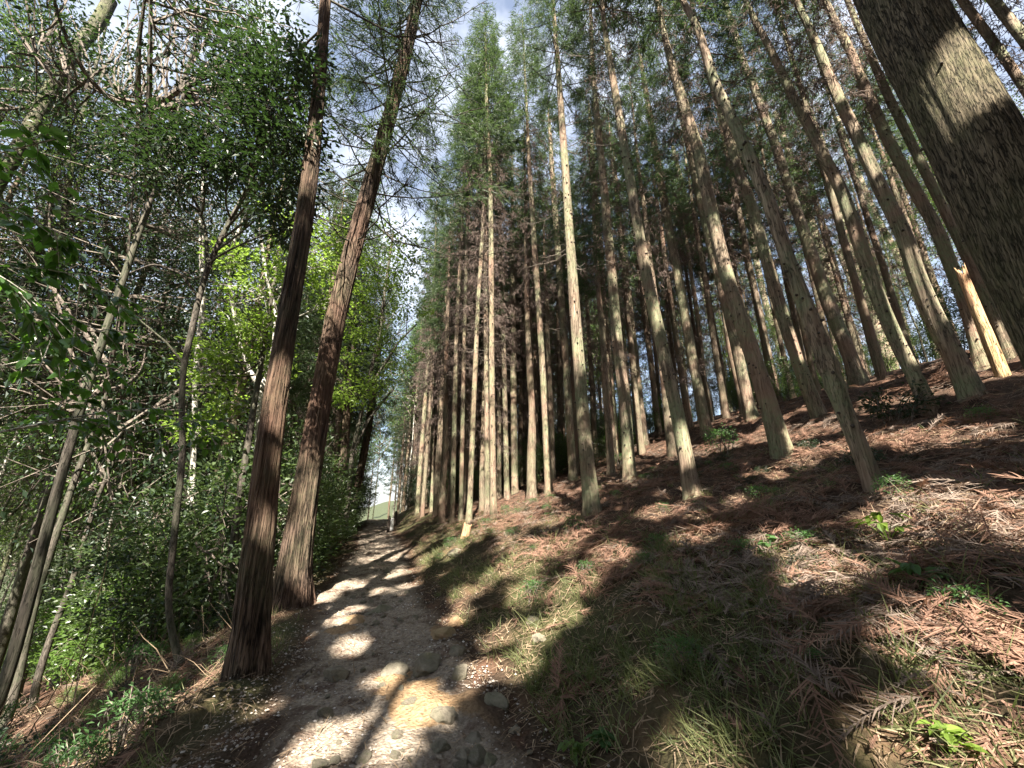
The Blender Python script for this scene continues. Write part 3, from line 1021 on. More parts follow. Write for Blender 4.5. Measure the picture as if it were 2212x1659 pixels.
old_tree([(481, 1357, 24), (488, 1300, 22), (496, 1245, 21), (520, 1050, 18), (545, 900, 15)], 'dark smooth trunk just left of the nearest peeling trunk', 9, m='dark_bark', sides=18, rings=50, seed=36, amp=.03, name='forest_tree', crown=False, twn=6)
# mossy trunk leaning across the upper left corner
mbase = np.array([-8.8, 10.9, float(height(-8.8, 10.9))])
old_tree([(-420, 1480, 60), (-260, 900, 50), (-60, 490, 42), (0, 385, 40), (37, 328, 40), (86, 239, 38), (127, 164, 37), (164, 105, 36), (209, 56, 34), (239, 0, 32)], 'mossy trunk leaning across the upper left corner', 14, m='moss_bark', sides=30, rings=110, seed=37, amp=.04, name='forest_tree', tw=(.45, .95), twn=22, crown=False, base=mbase)
for k_, (lab, pix, H, m) in enumerate([
    ('ochre bare stem leaning right low in the left undergrowth', [(291, 1339, 20), (306, 1227, 18), (328, 1171, 17), (358, 1096, 15), (400, 960, 12)], 7, 'dead_wood'),
    ('leaning trunk with a pale strip among leaves at mid left', [(150, 1080, 20), (209, 848, 18), (239, 774, 17), (269, 699, 16), (299, 624, 15), (328, 550, 14)], 15, 'moss_bark'),
    ('pale upright trunk behind the slender dark forked tree', [(415, 1060, 15), (420, 900, 14), (426, 755, 14), (440, 662, 13), (435, 550, 12), (435, 429, 10)], 13, 'pale_bark'),
    ('short dark trunk stub in the deep shade at lower left', [(236, 1280, 26), (250, 1133, 24), (262, 1040, 20)], 8, 'dark_bark'),
    ('grey knobbly trunk at the far left below the mossy one', [(90, 900, 20), (142, 429, 17), (153, 373, 16), (165, 300, 13)], 14, 'moss_bark'),
    ]):
    old_tree(pix, lab, H, m=m, sides=18, rings=60, seed=60 + k_, amp=.03, name='forest_tree', crown=False, twn=8, base=at(pix[0][0], pix[0][1], (9, 12, 9.5, 8.5, 10)[k_]) if k_ in (1, 2, 4) else None)

# ------------------------------------------------------------------ leafy trees drawn from blobs of foliage
def blob_tree(name, label, stems, blobs, lm, m, L, Wd, n=30, crad=.3, seed=0, per=22, big=False, group=None, base=None, flat=.35):
    """stems: tracks of (u, v, width), the first from the ground; blobs: (u, v, depth, radius)"""
    r = np.random.default_rng(seed)
    pts, rad, base, dist = pix_trunk(stems[0], None, base)
    root = thing(name, label, 'tree', base, group)
    link('trunk', trunk_mesh('trunk', pts, rad, base, M[m], 14, 70, .03, seed, .35, .2, 6), root)
    allp = [resample(pts, rad, 40)[0][14:]]
    mb = MB()
    for st in stems[1:]:
        nrm = norm(((base - CAM) * np.array([1, 1, 0]))[None, :])[0]
        p = []
        rd = []
        for u, v, w in st:
            d = ray(u, v)
            tt = np.dot(base - CAM, nrm) / np.dot(d, nrm)
            p.append(CAM + d * tt)
            rd.append(w * tt / (2 * F))
        p, rd = resample(np.array(p), np.array(rd), 24)
        sb_ = MB()
        tube(sb_, p, rd, 8)
        link('limb', sb_.mesh('limb', [M[m]], True, base), root)
        allp.append(p)
    ends, dirs = [], []
    A = np.concatenate(allp)
    for u, v, t, ra in blobs:
        c = at(u, v, t)
        k = np.argmin(((A - c) ** 2).sum(1))
        a = A[k]
        lp = bez(a, (a + c) / 2 + np.array([0, 0, -.1]) + r.normal(size=3) * .1, c, 8)
        tube(mb, lp, np.linspace(.022, .008, 8), 5)
        e = c + rdir(per, r) * np.array([ra, ra, ra * .8]) * (r.random((per, 1)) ** .45)
        for x in e:
            b_ = lp[r.integers(4, 8)]
            tube(mb, bez(b_, (b_ + x) / 2 + r.normal(size=3) * .05, x, 4), np.linspace(.007, .003, 4), 3)
        ends.append(e)
        dirs.append(norm(e - c))
    link('branches', mb.mesh('branches', [M[m]], True, base), root)
    mb = MB()
    clusters(mb, np.concatenate(ends), np.concatenate(dirs), r, n, crad, L, Wd, flat=flat, big=big)
    link('crown', mb.mesh('crown', [M[lm]], False, base), root)
    return root

blob_tree('broadleaf_tree', 'slender dark forked tree left of the nearest peeling trunk, dark leafy top', [
    [(392, 1443, 22), (366, 1350, 17), (362, 1283, 17), (373, 1189, 17), (385, 1077, 17), (396, 979, 16), (392, 886, 15), (396, 785, 15), (414, 718, 15), (429, 643, 15), (452, 568, 14), (470, 530, 13), (496, 478, 12), (523, 429, 10), (549, 373, 8), (560, 300, 5)],
    [(448, 579, 9), (445, 500, 7), (425, 440, 6), (380, 370, 5), (340, 320, 4)], [(429, 643, 6), (390, 590, 5), (330, 570, 4), (280, 590, 3)], [(396, 785, 5), (360, 740, 4), (300, 690, 3)]],
    [(600, 130, 5.6, .5), (640, 190, 5.5, .5), (590, 240, 5.6, .55), (650, 290, 5.5, .45), (600, 330, 5.5, .5), (640, 390, 5.6, .4), (590, 440, 5.6, .45), (550, 200, 5.8, .45), (540, 290, 5.8, .4), (620, 490, 5.8, .3), (660, 130, 5.8, .3),
     (480, 270, 6.0, .5), (420, 300, 6.0, .55), (360, 310, 6.1, .55), (310, 260, 6.2, .5), (440, 370, 6.0, .45), (370, 390, 6.1, .5), (480, 180, 6.2, .4), (500, 350, 5.9, .35), (300, 340, 6.3, .5), (530, 110, 6.0, .35)],
    'dark_leaf', 'dark_bark', .10, .042, n=16, crad=.17, seed=501, per=24, flat=.6)
blob_tree('broadleaf_tree', 'white-stemmed forked tree with bright lime leaves behind the nearest trunk', [
    [(552, 1130, 20), (556, 1000, 17), (560, 904, 15), (564, 841, 14), (541, 804, 10), (519, 755, 10), (511, 699, 9), (500, 650, 9), (493, 606, 8), (496, 550, 8), (504, 523, 7), (538, 448, 5)],
    [(564, 841, 13), (579, 811, 11), (594, 736, 10), (597, 680, 9), (582, 624, 8), (571, 568, 7), (560, 480, 5)]],
    [(620, 480, 8, .55), (640, 560, 8, .7), (560, 620, 8, .7), (700, 560, 9, .6), (480, 760, 8, .55), (560, 720, 8, .6), (450, 810, 8, .5), (720, 640, 9, .5), (520, 700, 8.2, .5), (500, 560, 8.6, .4), (480, 870, 8.5, .5), (600, 790, 9, .5), (430, 930, 8, .45), (740, 520, 9.5, .5)],
    'lime_leaf', 'pale_bark', .10, .065, n=17, crad=.26, seed=502, per=20, flat=.2, base=at(552, 1130, 8.6))
blob_tree('broadleaf_tree', 'young lime-leaved tree hanging over the path beyond the leaning trunk', [
    [(748, 1120, 12), (760, 980, 9), (790, 850, 8), (820, 720, 7), (835, 600, 6), (850, 500, 4)],
    [(760, 980, 6), (800, 900, 5), (850, 840, 4)], [(790, 850, 6), (860, 740, 4), (900, 700, 3)]],
    [(800, 560, 13, .9), (850, 580, 13, .9), (890, 570, 13, .7), (830, 650, 13, .9), (760, 690, 13, .8), (800, 720, 13.5, .8), (850, 760, 13, .8), (740, 780, 13, .6), (770, 850, 13, .6), (880, 660, 14, .8), (820, 820, 13, .6), (760, 620, 13, .6), (870, 510, 13.5, .7), (730, 850, 12, .4)],
    'lime_leaf', 'dark_bark', .12, .075, n=15, crad=.34, seed=503, per=18, flat=.25, base=at(748, 1120, 13.5))

# camellia reaching in from the left, close to the viewer
r = np.random.default_rng(8)
cbase = np.array([-2.6, 1.1, 0])
cbase[2] = height(cbase[0], cbase[1])
root = thing('camellia_tree', 'glossy-leaved branches hanging into the left edge close by', 'tree', cbase)
tp = np.array([cbase - [0, 0, .3], cbase + [.02, .03, .8], cbase + [.0, .1, 1.8], cbase + [.1, .15, 2.9], cbase + [.1, .25, 4.2]])
link('trunk', trunk_mesh('trunk', tp, np.array([.06, .055, .045, .035, .015]), cbase, M['dark_bark'], 12, 40, .03, 4, .3, .15), root)
mb = MB()
lv = MB()
def leafy_branch(track, t, rad=.008, side=True, n=6, lsz=.075):
    p = np.array([at(u, v, tt) for (u, v), tt in zip(track, t)])
    p, _ = resample(p, np.ones(len(p)), 14)
    tube(mb, p, np.linspace(rad, rad * .35, 14), 5)
    L_ = np.linalg.norm(np.diff(p, axis=0), axis=1).sum()
    segs = [p]
    for _ in range(n):
        k = r.integers(3, 13)
        d = norm((p[k] - p[k - 1])[None, :])[0]
        d = norm((d + r.normal(size=3) * .7 + np.array([0, 0, -.15]))[None, :])[0]
        l_ = r.uniform(.12, .38)
        e = p[k] + d * l_
        s = bez(p[k], (p[k] + e) / 2 + np.array([0, 0, .03]), e + np.array([0, 0, -.04]), 6)
        tube(mb, s, np.linspace(rad * .45, .0015, 6), 4)
        segs.append(s)
    for s in segs[1:] + [p[8:]]:
        k = max(5, int(len(s) * 1.6))
        f = r.uniform(.15, 1, k) * (len(s) - 1)
        pos = np.stack([np.interp(f, np.arange(len(s)), s[:, c]) for c in range(3)], 1)
        d0 = norm((s[-1] - s[0])[None, :])
        sd = norm(np.cross(d0, [[0, 0, 1.0]]))
        d = d0 * .5 + sd * r.choice([-1, 1], (k, 1)) * .8 + np.array([0, 0, -.35]) + r.normal(size=(k, 3)) * .25
        ovals(lv, pos, d, norm(np.array([0, 0, 1.0]) + r.normal(size=(k, 3)) * .45), lsz * r.uniform(.7, 1.15, k), lsz * .5 * r.uniform(.8, 1.1, k))
for tr, t in [([(-500, 500), (-150, 380), (0, 330), (120, 300)], [1.5, 1.7, 1.75, 1.8]), ([(-500, 560), (-150, 480), (0, 440), (160, 520)], [1.6, 1.8, 1.9, 2.1]),
              ([(-500, 600), (-150, 600), (20, 570), (170, 590), (240, 660)], [1.7, 1.9, 2.0, 2.1, 2.3]), ([(-500, 700), (-150, 660), (0, 660), (150, 680), (260, 740)], [1.8, 1.9, 2.0, 2.1, 2.2]),
              ([(-500, 800), (-200, 760), (0, 740), (120, 760), (260, 800)], [1.8, 1.9, 2.1, 2.2, 2.4]), ([(-500, 1000), (-150, 960), (20, 930), (140, 905), (280, 880), (430, 915)], [1.7, 1.9, 2.1, 2.3, 2.5, 2.7]),
              ([(-500, 640), (-100, 530), (60, 640), (100, 700), (200, 850)], [1.6, 1.7, 1.85, 1.9, 2.1]), ([(20, 930), (160, 900), (300, 940), (420, 900), (470, 960)], [2.1, 2.4, 2.55, 2.65, 2.75])]:
    leafy_branch(tr, t, n=15)
link('branches', mb.mesh('branches', [M['pale_bark']], True, cbase), root)
link('leaves', lv.mesh('leaves', [M['camellia_leaf']], False, cbase), root)

# ------------------------------------------------------------------ background trees
fr = np.random.default_rng(99)
def bg_cedar_root(x, y, label, group, H, seed, name='cedar_tree', dead=True, bark_='dim_bark', wid=.15, crown=True, cs=None, deep=False):
    base = np.array([x, y, float(height(x, y))])
    r = np.random.default_rng(seed)
    lean = r.normal(size=2) * .012
    pts = np.array([base + np.array([lean[0] * z, lean[1] * z, z]) for z in np.linspace(-.3, H, 9)])
    root = thing(name, label, 'tree', base, group)
    o = link('trunk', TRK[seed % len(TRK)], root)
    o.rotation_euler = (lean[1] * -1, lean[0], r.uniform(0, 6.28))
    k = r.uniform(.8, 1.25)
    o.scale = (k, k, H / 21)
    dress(root, pts, base, H, seed, dead and not deep, crown, cs)
    if deep:
        zd = base[2] + r.uniform(1.8, 4.5)
        o = link('dead_branches', DEEP[seed % 4], root, along(pts, zd) - base)
        o.rotation_euler = (0, 0, r.uniform(0, 6.28))
        s2 = r.uniform(.8, 1.15)
        o.scale = (s2, s2, s2)
    return root, pts, base
TRK = []
for k_ in range(4):
    z = np.linspace(-.3, 21, 12)
    r = np.random.default_rng(k_ + 5)
    p = np.stack([r.normal(size=12) * .03, r.normal(size=12) * .03, z], 1)
    TRK.append(trunk_mesh('trunk', p, np.interp(z, [0, 12, 21], [.16, .10, .015]), (0, 0, 0), M['dim_bark'], 10, 30, .04, k_ + 40, .5, .3, knots=14))
taken = [tuple(o.location[:2]) for o in bpy.data.objects if o.get('category') == 'tree']
def free(x, y, d):
    return all((x - a) ** 2 + (y - b_) ** 2 > d * d for a, b_ in taken)
def in_view(x, y, marg=300):
    p = np.array([x, y, 3.0]) - CAM
    dz = np.dot(p, AX)
    if dz < 1:
        return False
    u = 1106 + F * np.dot(p, RT) / dz
    return -marg < u < 2212 + marg
def foot_v(x, y):
    p = np.array([x, y, float(height(x, y))]) - CAM
    return 829.5 - F * np.dot(p, UP) / np.dot(p, AX)
nb = 0
tries = 0
while nb < 140 and tries < 9000:
    tries += 1
    y = fr.uniform(2, 80)
    x = 3.0 + abs(fr.normal()) * 22 if fr.random() < .75 else fr.uniform(2.8, 12)
    d = math.hypot(x, y)
    if d < 15 or not in_view(x, y) or not free(x, y, 1.9) or x > 70:
        continue
    taken.append((x, y))
    nb += 1
    bg_cedar_root(x, y, 'slender trunk in the dim crowd of cedars deep in the plantation', 'cedars deep in the plantation', fr.uniform(16, 22), 2000 + nb, deep=d > 19 and nb % 4 != 0)
tries = 0
while nb < 218 and tries < 9000:
    tries += 1
    y = fr.uniform(8, 46)
    x = fr.uniform(2.6, 24)
    d = math.hypot(x, y)
    if d < 15.5 or not in_view(x, y) or not free(x, y, 1.45):
        continue
    taken.append((x, y))
    nb += 1
    bg_cedar_root(x, y, 'slender trunk in the dim crowd of cedars deep in the plantation', 'cedars deep in the plantation', fr.uniform(16, 21), 2000 + nb, deep=d > 19 and nb % 3 == 0, cs=.8)
for k_, (x, y) in enumerate([(-2.4, 15), (-2.9, 18.5), (-2.3, 22), (-3.4, 25), (-2.5, 28.5), (-2.9, 35), (-1.9, 41), (2.4, 41), (2.1, 47), (-4.6, 14), (-5.2, 20), (-4.4, 30)]):
    taken.append((x, y))
    bg_cedar_root(x, y, 'conifer in the row lining the left of the path toward its far end', 'conifers lining the far path', 15 + (k_ * 5 % 4), 2600 + k_, name='conifer_tree', dead=k_ % 2 == 0, cs=.95)
for k_, (x, y) in enumerate([(-3.5, 58), (1.5, 62), (4, 55), (-7, 50), (7, 60), (-1.5, 72), (2.8, 78)]):
    taken.append((x, y))
    bg_cedar_root(x, y, 'far hazy conifer beyond the end of the path', 'conifers beyond the end of the path', 17, 2700 + k_, name='conifer_tree', dead=False, cs=1.2)
tries = 0
while nb < 246 and tries < 4000:
    tries += 1
    y = fr.uniform(17, 44)
    x = fr.uniform(2.3, 9)
    if not free(x, y, 1.15):
        continue
    taken.append((x, y))
    nb += 1
    bg_cedar_root(x, y, 'slender trunk in the dim crowd of cedars deep in the plantation', 'cedars deep in the plantation', fr.uniform(16, 21), 2000 + nb, deep=nb % 2 == 0, cs=.75)
nl = 0
tries = 0
while nl < 26 and tries < 4000:
    tries += 1
    y = fr.uniform(12, 70)
    x = -2.6 - abs(fr.normal()) * 12
    if not in_view(x, y) or not free(x, y, 2.6) or x < -40:
        continue
    taken.append((x, y))
    nl += 1
    bg_cedar_root(x, y, 'conifer standing far back on the left slope among broad leaves', 'conifers far back on the left slope', fr.uniform(15, 20), 3000 + nl, name='conifer_tree', dead=nl % 3 == 0)
TR2 = []
for k_ in range(3):
    z = np.linspace(-.3, 6, 10)
    r = np.random.default_rng(k_ + 25)
    p = np.stack([np.cumsum(r.normal(size=10) * .05), np.cumsum(r.normal(size=10) * .05), z], 1)
    p[:, :2] -= p[0, :2]
    TR2.append((trunk_mesh('trunk', p, np.interp(z, [0, 6], [.10, .045]), (0, 0, 0), M[('moss_bark', 'dark_bark', 'pale_bark')[k_]], 10, 30, .03, k_ + 60, .4, .2), p[-1]))
def broad(x, y, label, group, seed, s=1.0, meshes=BROAD):
    r = np.random.default_rng(seed)
    base = np.array([x, y, float(height(x, y))])
    root = thing('broadleaf_tree', label, 'tree', base, group)
    me, tip = TR2[seed % 3 if math.hypot(x, y) > 15 else seed % 2]
    a = link('trunk', me, root)
    b_ = link('crown', meshes[seed % len(meshes)], root, Vector(tip) * s * .8)
    a.scale = (min(s, 1.1) * .75, min(s, 1.1) * .75, s)
    tip = (tip[0] * min(s, 1.1) * .75 / s, tip[1] * min(s, 1.1) * .75 / s, tip[2])
    root.rotation_euler = (0, 0, r.uniform(0, 6.28))
    k = s * r.uniform(.95, 1.3)
    b_.scale = (k, k, k * r.uniform(.9, 1.3))
    b_.rotation_euler = (r.normal() * .1, r.normal() * .1, r.uniform(0, 6))
    return root
nbr = 0
tries = 0
while nbr < 84 and tries < 5000:
    tries += 1
    y = fr.uniform(6, 48)
    x = -2.6 - abs(fr.normal()) * 11
    if math.hypot(x, y) < 9 or not in_view(x, y) or not free(x, y, 1.5) or x < -34 or (math.hypot(x, y) < 12 and foot_v(x, y) > 1290) or (math.hypot(x, y) < 15 and x < -.42 * y - 1.5):
        continue
    taken.append((x, y))
    nbr += 1
    lime = nbr % 9 == 0 and y > 10
    broad(x, y, 'lime-green young tree among the dark broadleaf trees at left' if lime else 'broadleaf evergreen crowding the left slope behind the path', 'lime trees on the left slope' if lime else 'broadleaf evergreens on the left slope', 4000 + nbr, fr.uniform(.8, 1.5), LIME if lime else BROAD)
for k_, (x, y, s_) in enumerate([(-2.1, 24, 1.7), (2.3, 37, 1.7), (-1.7, 38, 1.8), (-3.2, 47, 1.8), (2.6, 50, 1.7), (-.6, 60, 2.0), (-3.6, 64, 2.2), (2.2, 66, 2.2), (-6, 56, 2.0), (-8, 66, 2.2), (5, 70, 2.2)]):
    taken.append((x, y))
    broad(x, y, 'broadleaf tree closing the view over the far end of the path', 'broadleaf trees at the far end of the path', 4600 + k_, s_)
n_ = 0
tries = 0
while n_ < 30 and tries < 3000:
    tries += 1
    x, y = fr.uniform(14, 38), fr.uniform(3, 42)
    if math.hypot(x, y) < 22 or not in_view(x, y) or not free(x, y, 1.3):
        continue
    taken.append((x, y))
    n_ += 1
    broad(x, y, 'sunlit broadleaf tree among the cedars behind the ridge', 'broadleaf trees behind the ridge', 4700 + n_, fr.uniform(.7, 1.2), [BROAD[0], BROAD[1], BROAD[2]])
nbt = 0
tries = 0
while nbt < 16 and tries < 3000:
    tries += 1
    y = fr.uniform(7, 34)
    x = -3.2 - abs(fr.normal()) * 9
    if math.hypot(x, y) < 10 or not in_view(x, y) or not free(x, y, 1.6) or x < -30 or (math.hypot(x, y) < 16 and x < -.42 * y - 1.5):
        continue
    taken.append((x, y))
    nbt += 1
    broad(x, y, 'tall broadleaf tree with a high crown on the left slope', 'tall broadleaf trees on the left slope', 4500 + nbt, fr.uniform(1.9, 2.5), TALL)
for k_, (u, v, t, sc_) in enumerate([(40, 170, 12, 1.4), (230, 230, 14, 1.4), (120, 420, 11, 1.4), (300, 470, 13, 1.4), (440, 40, 19, 1.8), (400, 500, 15, 1.5), (560, 330, 18, 1.6), (-80, 60, 9, 1.4)]):
    P_ = at(u, v, t)
    base = np.array([P_[0], P_[1], float(height(P_[0], P_[1]))])
    r = np.random.default_rng(k_ + 70)
    n_ = 8
    z_ = np.linspace(-.3, P_[2] - base[2], n_)
    wob = np.cumsum(r.normal(size=(n_, 2)) * .12, 0)
    wob -= np.linspace(0, 1, n_)[:, None] * wob[-1] + wob[0] * (1 - np.linspace(0, 1, n_))[:, None]
    p = np.concatenate([base[:2] + wob, (base[2] + z_)[:, None]], 1)
    root = thing('broadleaf_tree', 'high-crowned tree filtering the bright sky at upper left', 'tree', base, 'high-crowned trees at upper left')
    link('trunk', trunk_mesh('trunk', p, np.linspace(.13, .05, n_), base, M['dark_bark'], 12, 40, .03, k_ + 300, .3, .2), root)
    o = link('crown', TALL[k_ % 2], root, P_ - base + np.array([0, 0, -1.2 * sc_]))
    o.scale = (sc_ * 1.15, sc_ * 1.15, sc_)
    o.rotation_euler = (0, 0, r.uniform(0, 6))
# undergrowth on the left slope and under the cedars
def shrub(x, y, me, label, group, s, seed, name='shrub'):
    r = np.random.default_rng(seed)
    base = (x, y, float(height(x, y)) - .03)
    root = thing(name, label, name, base, group)
    o = link('foliage', me, root)
    o.rotation_euler = (0, 0, r.uniform(0, 6.28))
    o.scale = (s, s, s * r.uniform(.85, 1.2))
    return root
ns = 0
tries = 0
stk = []
while ns < 190 and tries < 12000:
    tries += 1
    y = fr.uniform(3.5, 34)
    x = -1.9 - abs(fr.normal()) * 6.5
    if x > -3.0 and y < 9 or x < -20 or not in_view(x, y, 500) or math.hypot(x, y) < 5.5:
        continue
    if not all((x - a) ** 2 + (y - b_) ** 2 > .8 for a, b_ in stk):
        continue
    p_ = np.array([x, y, float(height(x, y))]) - CAM
    if 829.5 - F * np.dot(p_, UP) / np.dot(p_, AX) > (1470 if x < -4.2 else 1425):
        continue
    stk.append((x, y))
    ns += 1
    shrub(x, y, SHRUB[ns % 4], 'glossy green shrub in the tangled undergrowth of the left slope', 'shrubs tangled on the left slope', fr.uniform(.8, 1.5), 5000 + ns)
ns = 0
while ns < 120:
    y = fr.uniform(6, 50)
    x = fr.uniform(3.2, 40)
    if not in_view(x, y) or math.hypot(x, y) < 19:
        continue
    ns += 1
    shrub(x, y, SHRUB[(ns * 3) % 4], 'low shrub in the shade between cedars deep in the plantation', 'shrubs deep under the cedars', fr.uniform(.5, 1.0) * (1.6 if math.hypot(x, y) > 26 else 1), 6000 + ns)
for k_, (u, v, bm, s, lab) in enumerate([(1560, 985, 0, 1.15, 'leafy light-green bush left of the broad dark-footed cedar'), (1950, 905, 1, 1.2, 'dark glossy low bush at the foot of the nearly black cedar'),
        (1240, 1150, 0, .5, 'small leafy seedling on the bank below the crest cedar'), (1640, 1080, 0, .45, 'small green fern-like plant in litter below the broad-footed cedar'), (1050, 1140, 0, .5, 'small bright plant at the foot of the near cedar pair'),
        (1340, 1010, 0, .9, 'green bush behind the crest cedar on the bank'), (1860, 1010, 1, .55, 'dark low plant at the foot of the ring-scarred cedar')]):
    q_, _ = hit(u, v)
    shrub(q_[0], q_[1], BUSH[bm], lab, None, s, 7000 + k_)

r = np.random.default_rng(404)
for k_ in range(90):
    x, y = r.uniform(1.3, 9), r.uniform(1.2, 13)
    if math.hypot(x, y) < 2.8 or not in_view(x, y, 0):
        continue
    shrub(x, y, BUSH[0 if r.random() < .7 else 1], 'tiny leafy seedling sprouting from the litter of the slope', 'tiny seedlings in the slope litter', r.uniform(.16, .42), 7100 + k_, 'seedling')
for k_, (x, y) in enumerate([(-2.8, 30), (-2.2, 33), (-3.3, 34), (2.6, 34), (-2.6, 38), (2.9, 39), (-2.2, 44), (3.2, 46)]):
    shrub(x, y, SHRUB[k_ % 4], 'shrub edging the path near its far end', 'shrubs edging the far path', .75, 7200 + k_)

for k_ in range(80):
    x, y = -r.uniform(1.4, 6), r.uniform(2.5, 11)
    if math.hypot(x, y) < 3 or not in_view(x, y, 0):
        continue
    shrub(x, y, BUSH[k_ % 2] if k_ % 3 else SHRUB[2], 'small leafy weed among the dry sticks of the left slope', 'small weeds on the left slope', r.uniform(.3, .8) if k_ % 3 else r.uniform(.1, .2), 7300 + k_, 'seedling')

# ------------------------------------------------------------------ unseen trees added behind the viewer to shape sun and shade in front
LIT = []  # spots where the added canopy is cut open to let sun through
for u, v, rr_ in [(880, 1515, .26), (760, 1590, .26), (680, 1620, .24), (850, 1620, .2), (940, 1545, .18), (620, 1645, .18), (770, 1400, .26), (830, 1480, .2), (730, 1340, .2), (745, 1265, .4), (760, 1195, .5), (690, 1290, .3), (930, 1200, .45), (850, 1240, .4),
        (1080, 1230, .3), (1010, 1290, .3), (1130, 1290, .25), (1230, 1260, .28), (1320, 1210, .3), (1160, 1370, .22), (1220, 1330, .22), (1080, 1370, .25), (985, 1340, .22), (1120, 1440, .22), (1040, 1450, .2), (1420, 1110, .3), (1500, 1160, .3),
        (1700, 1190, .34), (1790, 1220, .32), (1760, 1260, .26), (1930, 1120, .28), (1960, 1180, .32), (2080, 1370, .28), (2010, 1420, .26), (2170, 1400, .28), (2160, 1100, .4), (2190, 1180, .3), (2050, 1610, .22), (2160, 1640, .24), (1980, 1630, .2), (1500, 1630, .18), (1880, 1240, .2), (1720, 1060, .3), (1900, 860, .4),
        (330, 1560, .28), (400, 1510, .25), (250, 1620, .25), (460, 1490, .2), (560, 1540, .15), (150, 1500, .25), (480, 1440, .2), (500, 1200, .35), (560, 1000, .3), (2090, 830, .5), (2040, 740, .45), (2150, 760, .35), (1850, 790, .5), (1700, 1060, .3), (1600, 1090, .25), (1450, 1070, .3), (1275, 1060, .35), (1260, 900, .4)]:
    q_, _ = hit(u, v)
    LIT.append((q_, rr_))
for (lo, hi, w, tp_) in ((2.2, 3.0, .28, at(2270, 700, 3.0)), (0, 0, .2, at(2290, 480, 2.9)), (0, 0, .3, t1b + [0, 0, 2.6]), (0, 0, .12, t1b + [0, 0, 1.2]), (0, 0, .25, t2b + [0, 0, .7])):
    LIT.append((np.asarray(tp_), w))
for u, v, t in [(640, 560, 8), (560, 640, 8), (480, 760, 8), (560, 720, 8), (450, 820, 8), (560, 880, 8), (830, 600, 13), (760, 690, 13), (890, 570, 13), (850, 760, 13), (700, 560, 9), (720, 640, 9), (620, 480, 8), (430, 930, 8)]:
    LIT.append((at(u, v, t), .55))
DARK = [(at(u, v, t), .4) for u, v, t in ((1930, 20, 2.6), (1990, 130, 2.65), (2040, 230, 2.7), (2090, 330, 2.75), (2140, 420, 2.8), (2170, 520, 2.85))]  # spots over which the added canopy is kept closed for shade
for u, v, rr_ in [(1350, 1400, .45), (1500, 1350, .5), (1450, 1500, .45), (1650, 1400, .45), (1800, 1500, .4), (1600, 1550, .4), (1300, 1560, .35), (1350, 1300, .3), (1600, 1280, .4), (1850, 1330, .3), (1900, 1480, .3), (2150, 1270, .35),
        (2000, 1060, .7), (2150, 1000, .7), (1850, 1000, .6), (1750, 960, .6), (900, 1330, .4), (870, 1400, .3), (1000, 1210, .35), (950, 1290, .3), (640, 1440, .35), (700, 1500, .25), (560, 1620, .25), (1100, 1560, .3), (1150, 1620, .3), (960, 1640, .2), (420, 1600, .2), (1560, 1210, .3), (1250, 1420, .3)]:
    q_, _ = hit(u, v)
    DARK.append((q_, rr_))
DARK += [(t1b + [0, 0, z], .25) for z in (.6, 3.6, 4.5, 5.4)] + [(t2b + [0, 0, z], .3) for z in (1.6, 2.4, 3.2, 4.2, 5.2)]
e1 = norm(np.cross(sunv, [0, 0, 1.0])[None, :])[0]
e2 = np.cross(sunv, e1)
def prune(P):
    """cuts the added canopy"""
    a, b_ = P @ e1, P @ e2
    keep = fbm(a * .75 + 3, b_ * .75, 0, 131, 3) < .10
    g = P - sunv[None, :] * ((P[:, 2] - .6) / sunv[2])[:, None]
    keep |= (g[:, 0] > -5) & (g[:, 0] < 7) & (g[:, 1] > .5) & (g[:, 1] < 9.5) & (fbm(a * 1.1, b_ * 1.1, 0, 137, 3) < .26)
    for L_, val, mg in ((DARK, True, .05), (LIT, False, .03)):
        for q_, rr_ in L_:
            d = P - q_
            s_ = d @ sunv
            dist = np.linalg.norm(d - s_[:, None] * sunv[None, :], axis=1)
            keep[(dist < rr_ + mg) & (s_ > 0)] = val
    return keep
def trunk_clear(x, y):
    z = np.linspace(0, 20, 60)
    P = np.stack([np.full(60, x), np.full(60, y), z + float(height(x, y))], 1)
    for q_, rr_ in LIT:
        d = P - q_
        s_ = d @ sunv
        if (np.linalg.norm(d - s_[:, None] * sunv[None, :], axis=1) < min(rr_ * .5, .14)).any():
            return False
    return True
br = np.random.default_rng(61)
SHADE = []
for k_ in range(1500):
    y = br.uniform(-24, -1.0)
    x = br.uniform(-18, 20)
    if all((x - a) ** 2 + (y - b_) ** 2 > 2.25 ** 2 for a, b_ in SHADE) and (x > -5 or k_ % 3 == 0) and math.hypot(x, y) > 2.5 and abs(x) > 1.3 and len(SHADE) < 92 and trunk_clear(x, y):
        SHADE.append((x, y))
for q_, rr_ in [(at(u, v, t), .3) for u, v, t in ((1960, 20, 2.6), (2040, 120, 2.65), (2080, 250, 2.7))] + DARK:  # extra unseen trees put on the sun rays of spots meant to be shaded
    c_ = q_ + sunv * ((15.0 + q_[2] * .4 - q_[2]) / sunv[2])
    if all((c_[0] - a) ** 2 + (c_[1] - b_) ** 2 > 1.3 ** 2 for a, b_ in SHADE) and not in_view(c_[0], c_[1]) and math.hypot(c_[0], c_[1]) > 1.6 and (abs(c_[0]) > 1.1 or c_[1] < -6) and len(SHADE) < 112 and trunk_clear(c_[0], c_[1]):
        SHADE.append((c_[0], c_[1]))
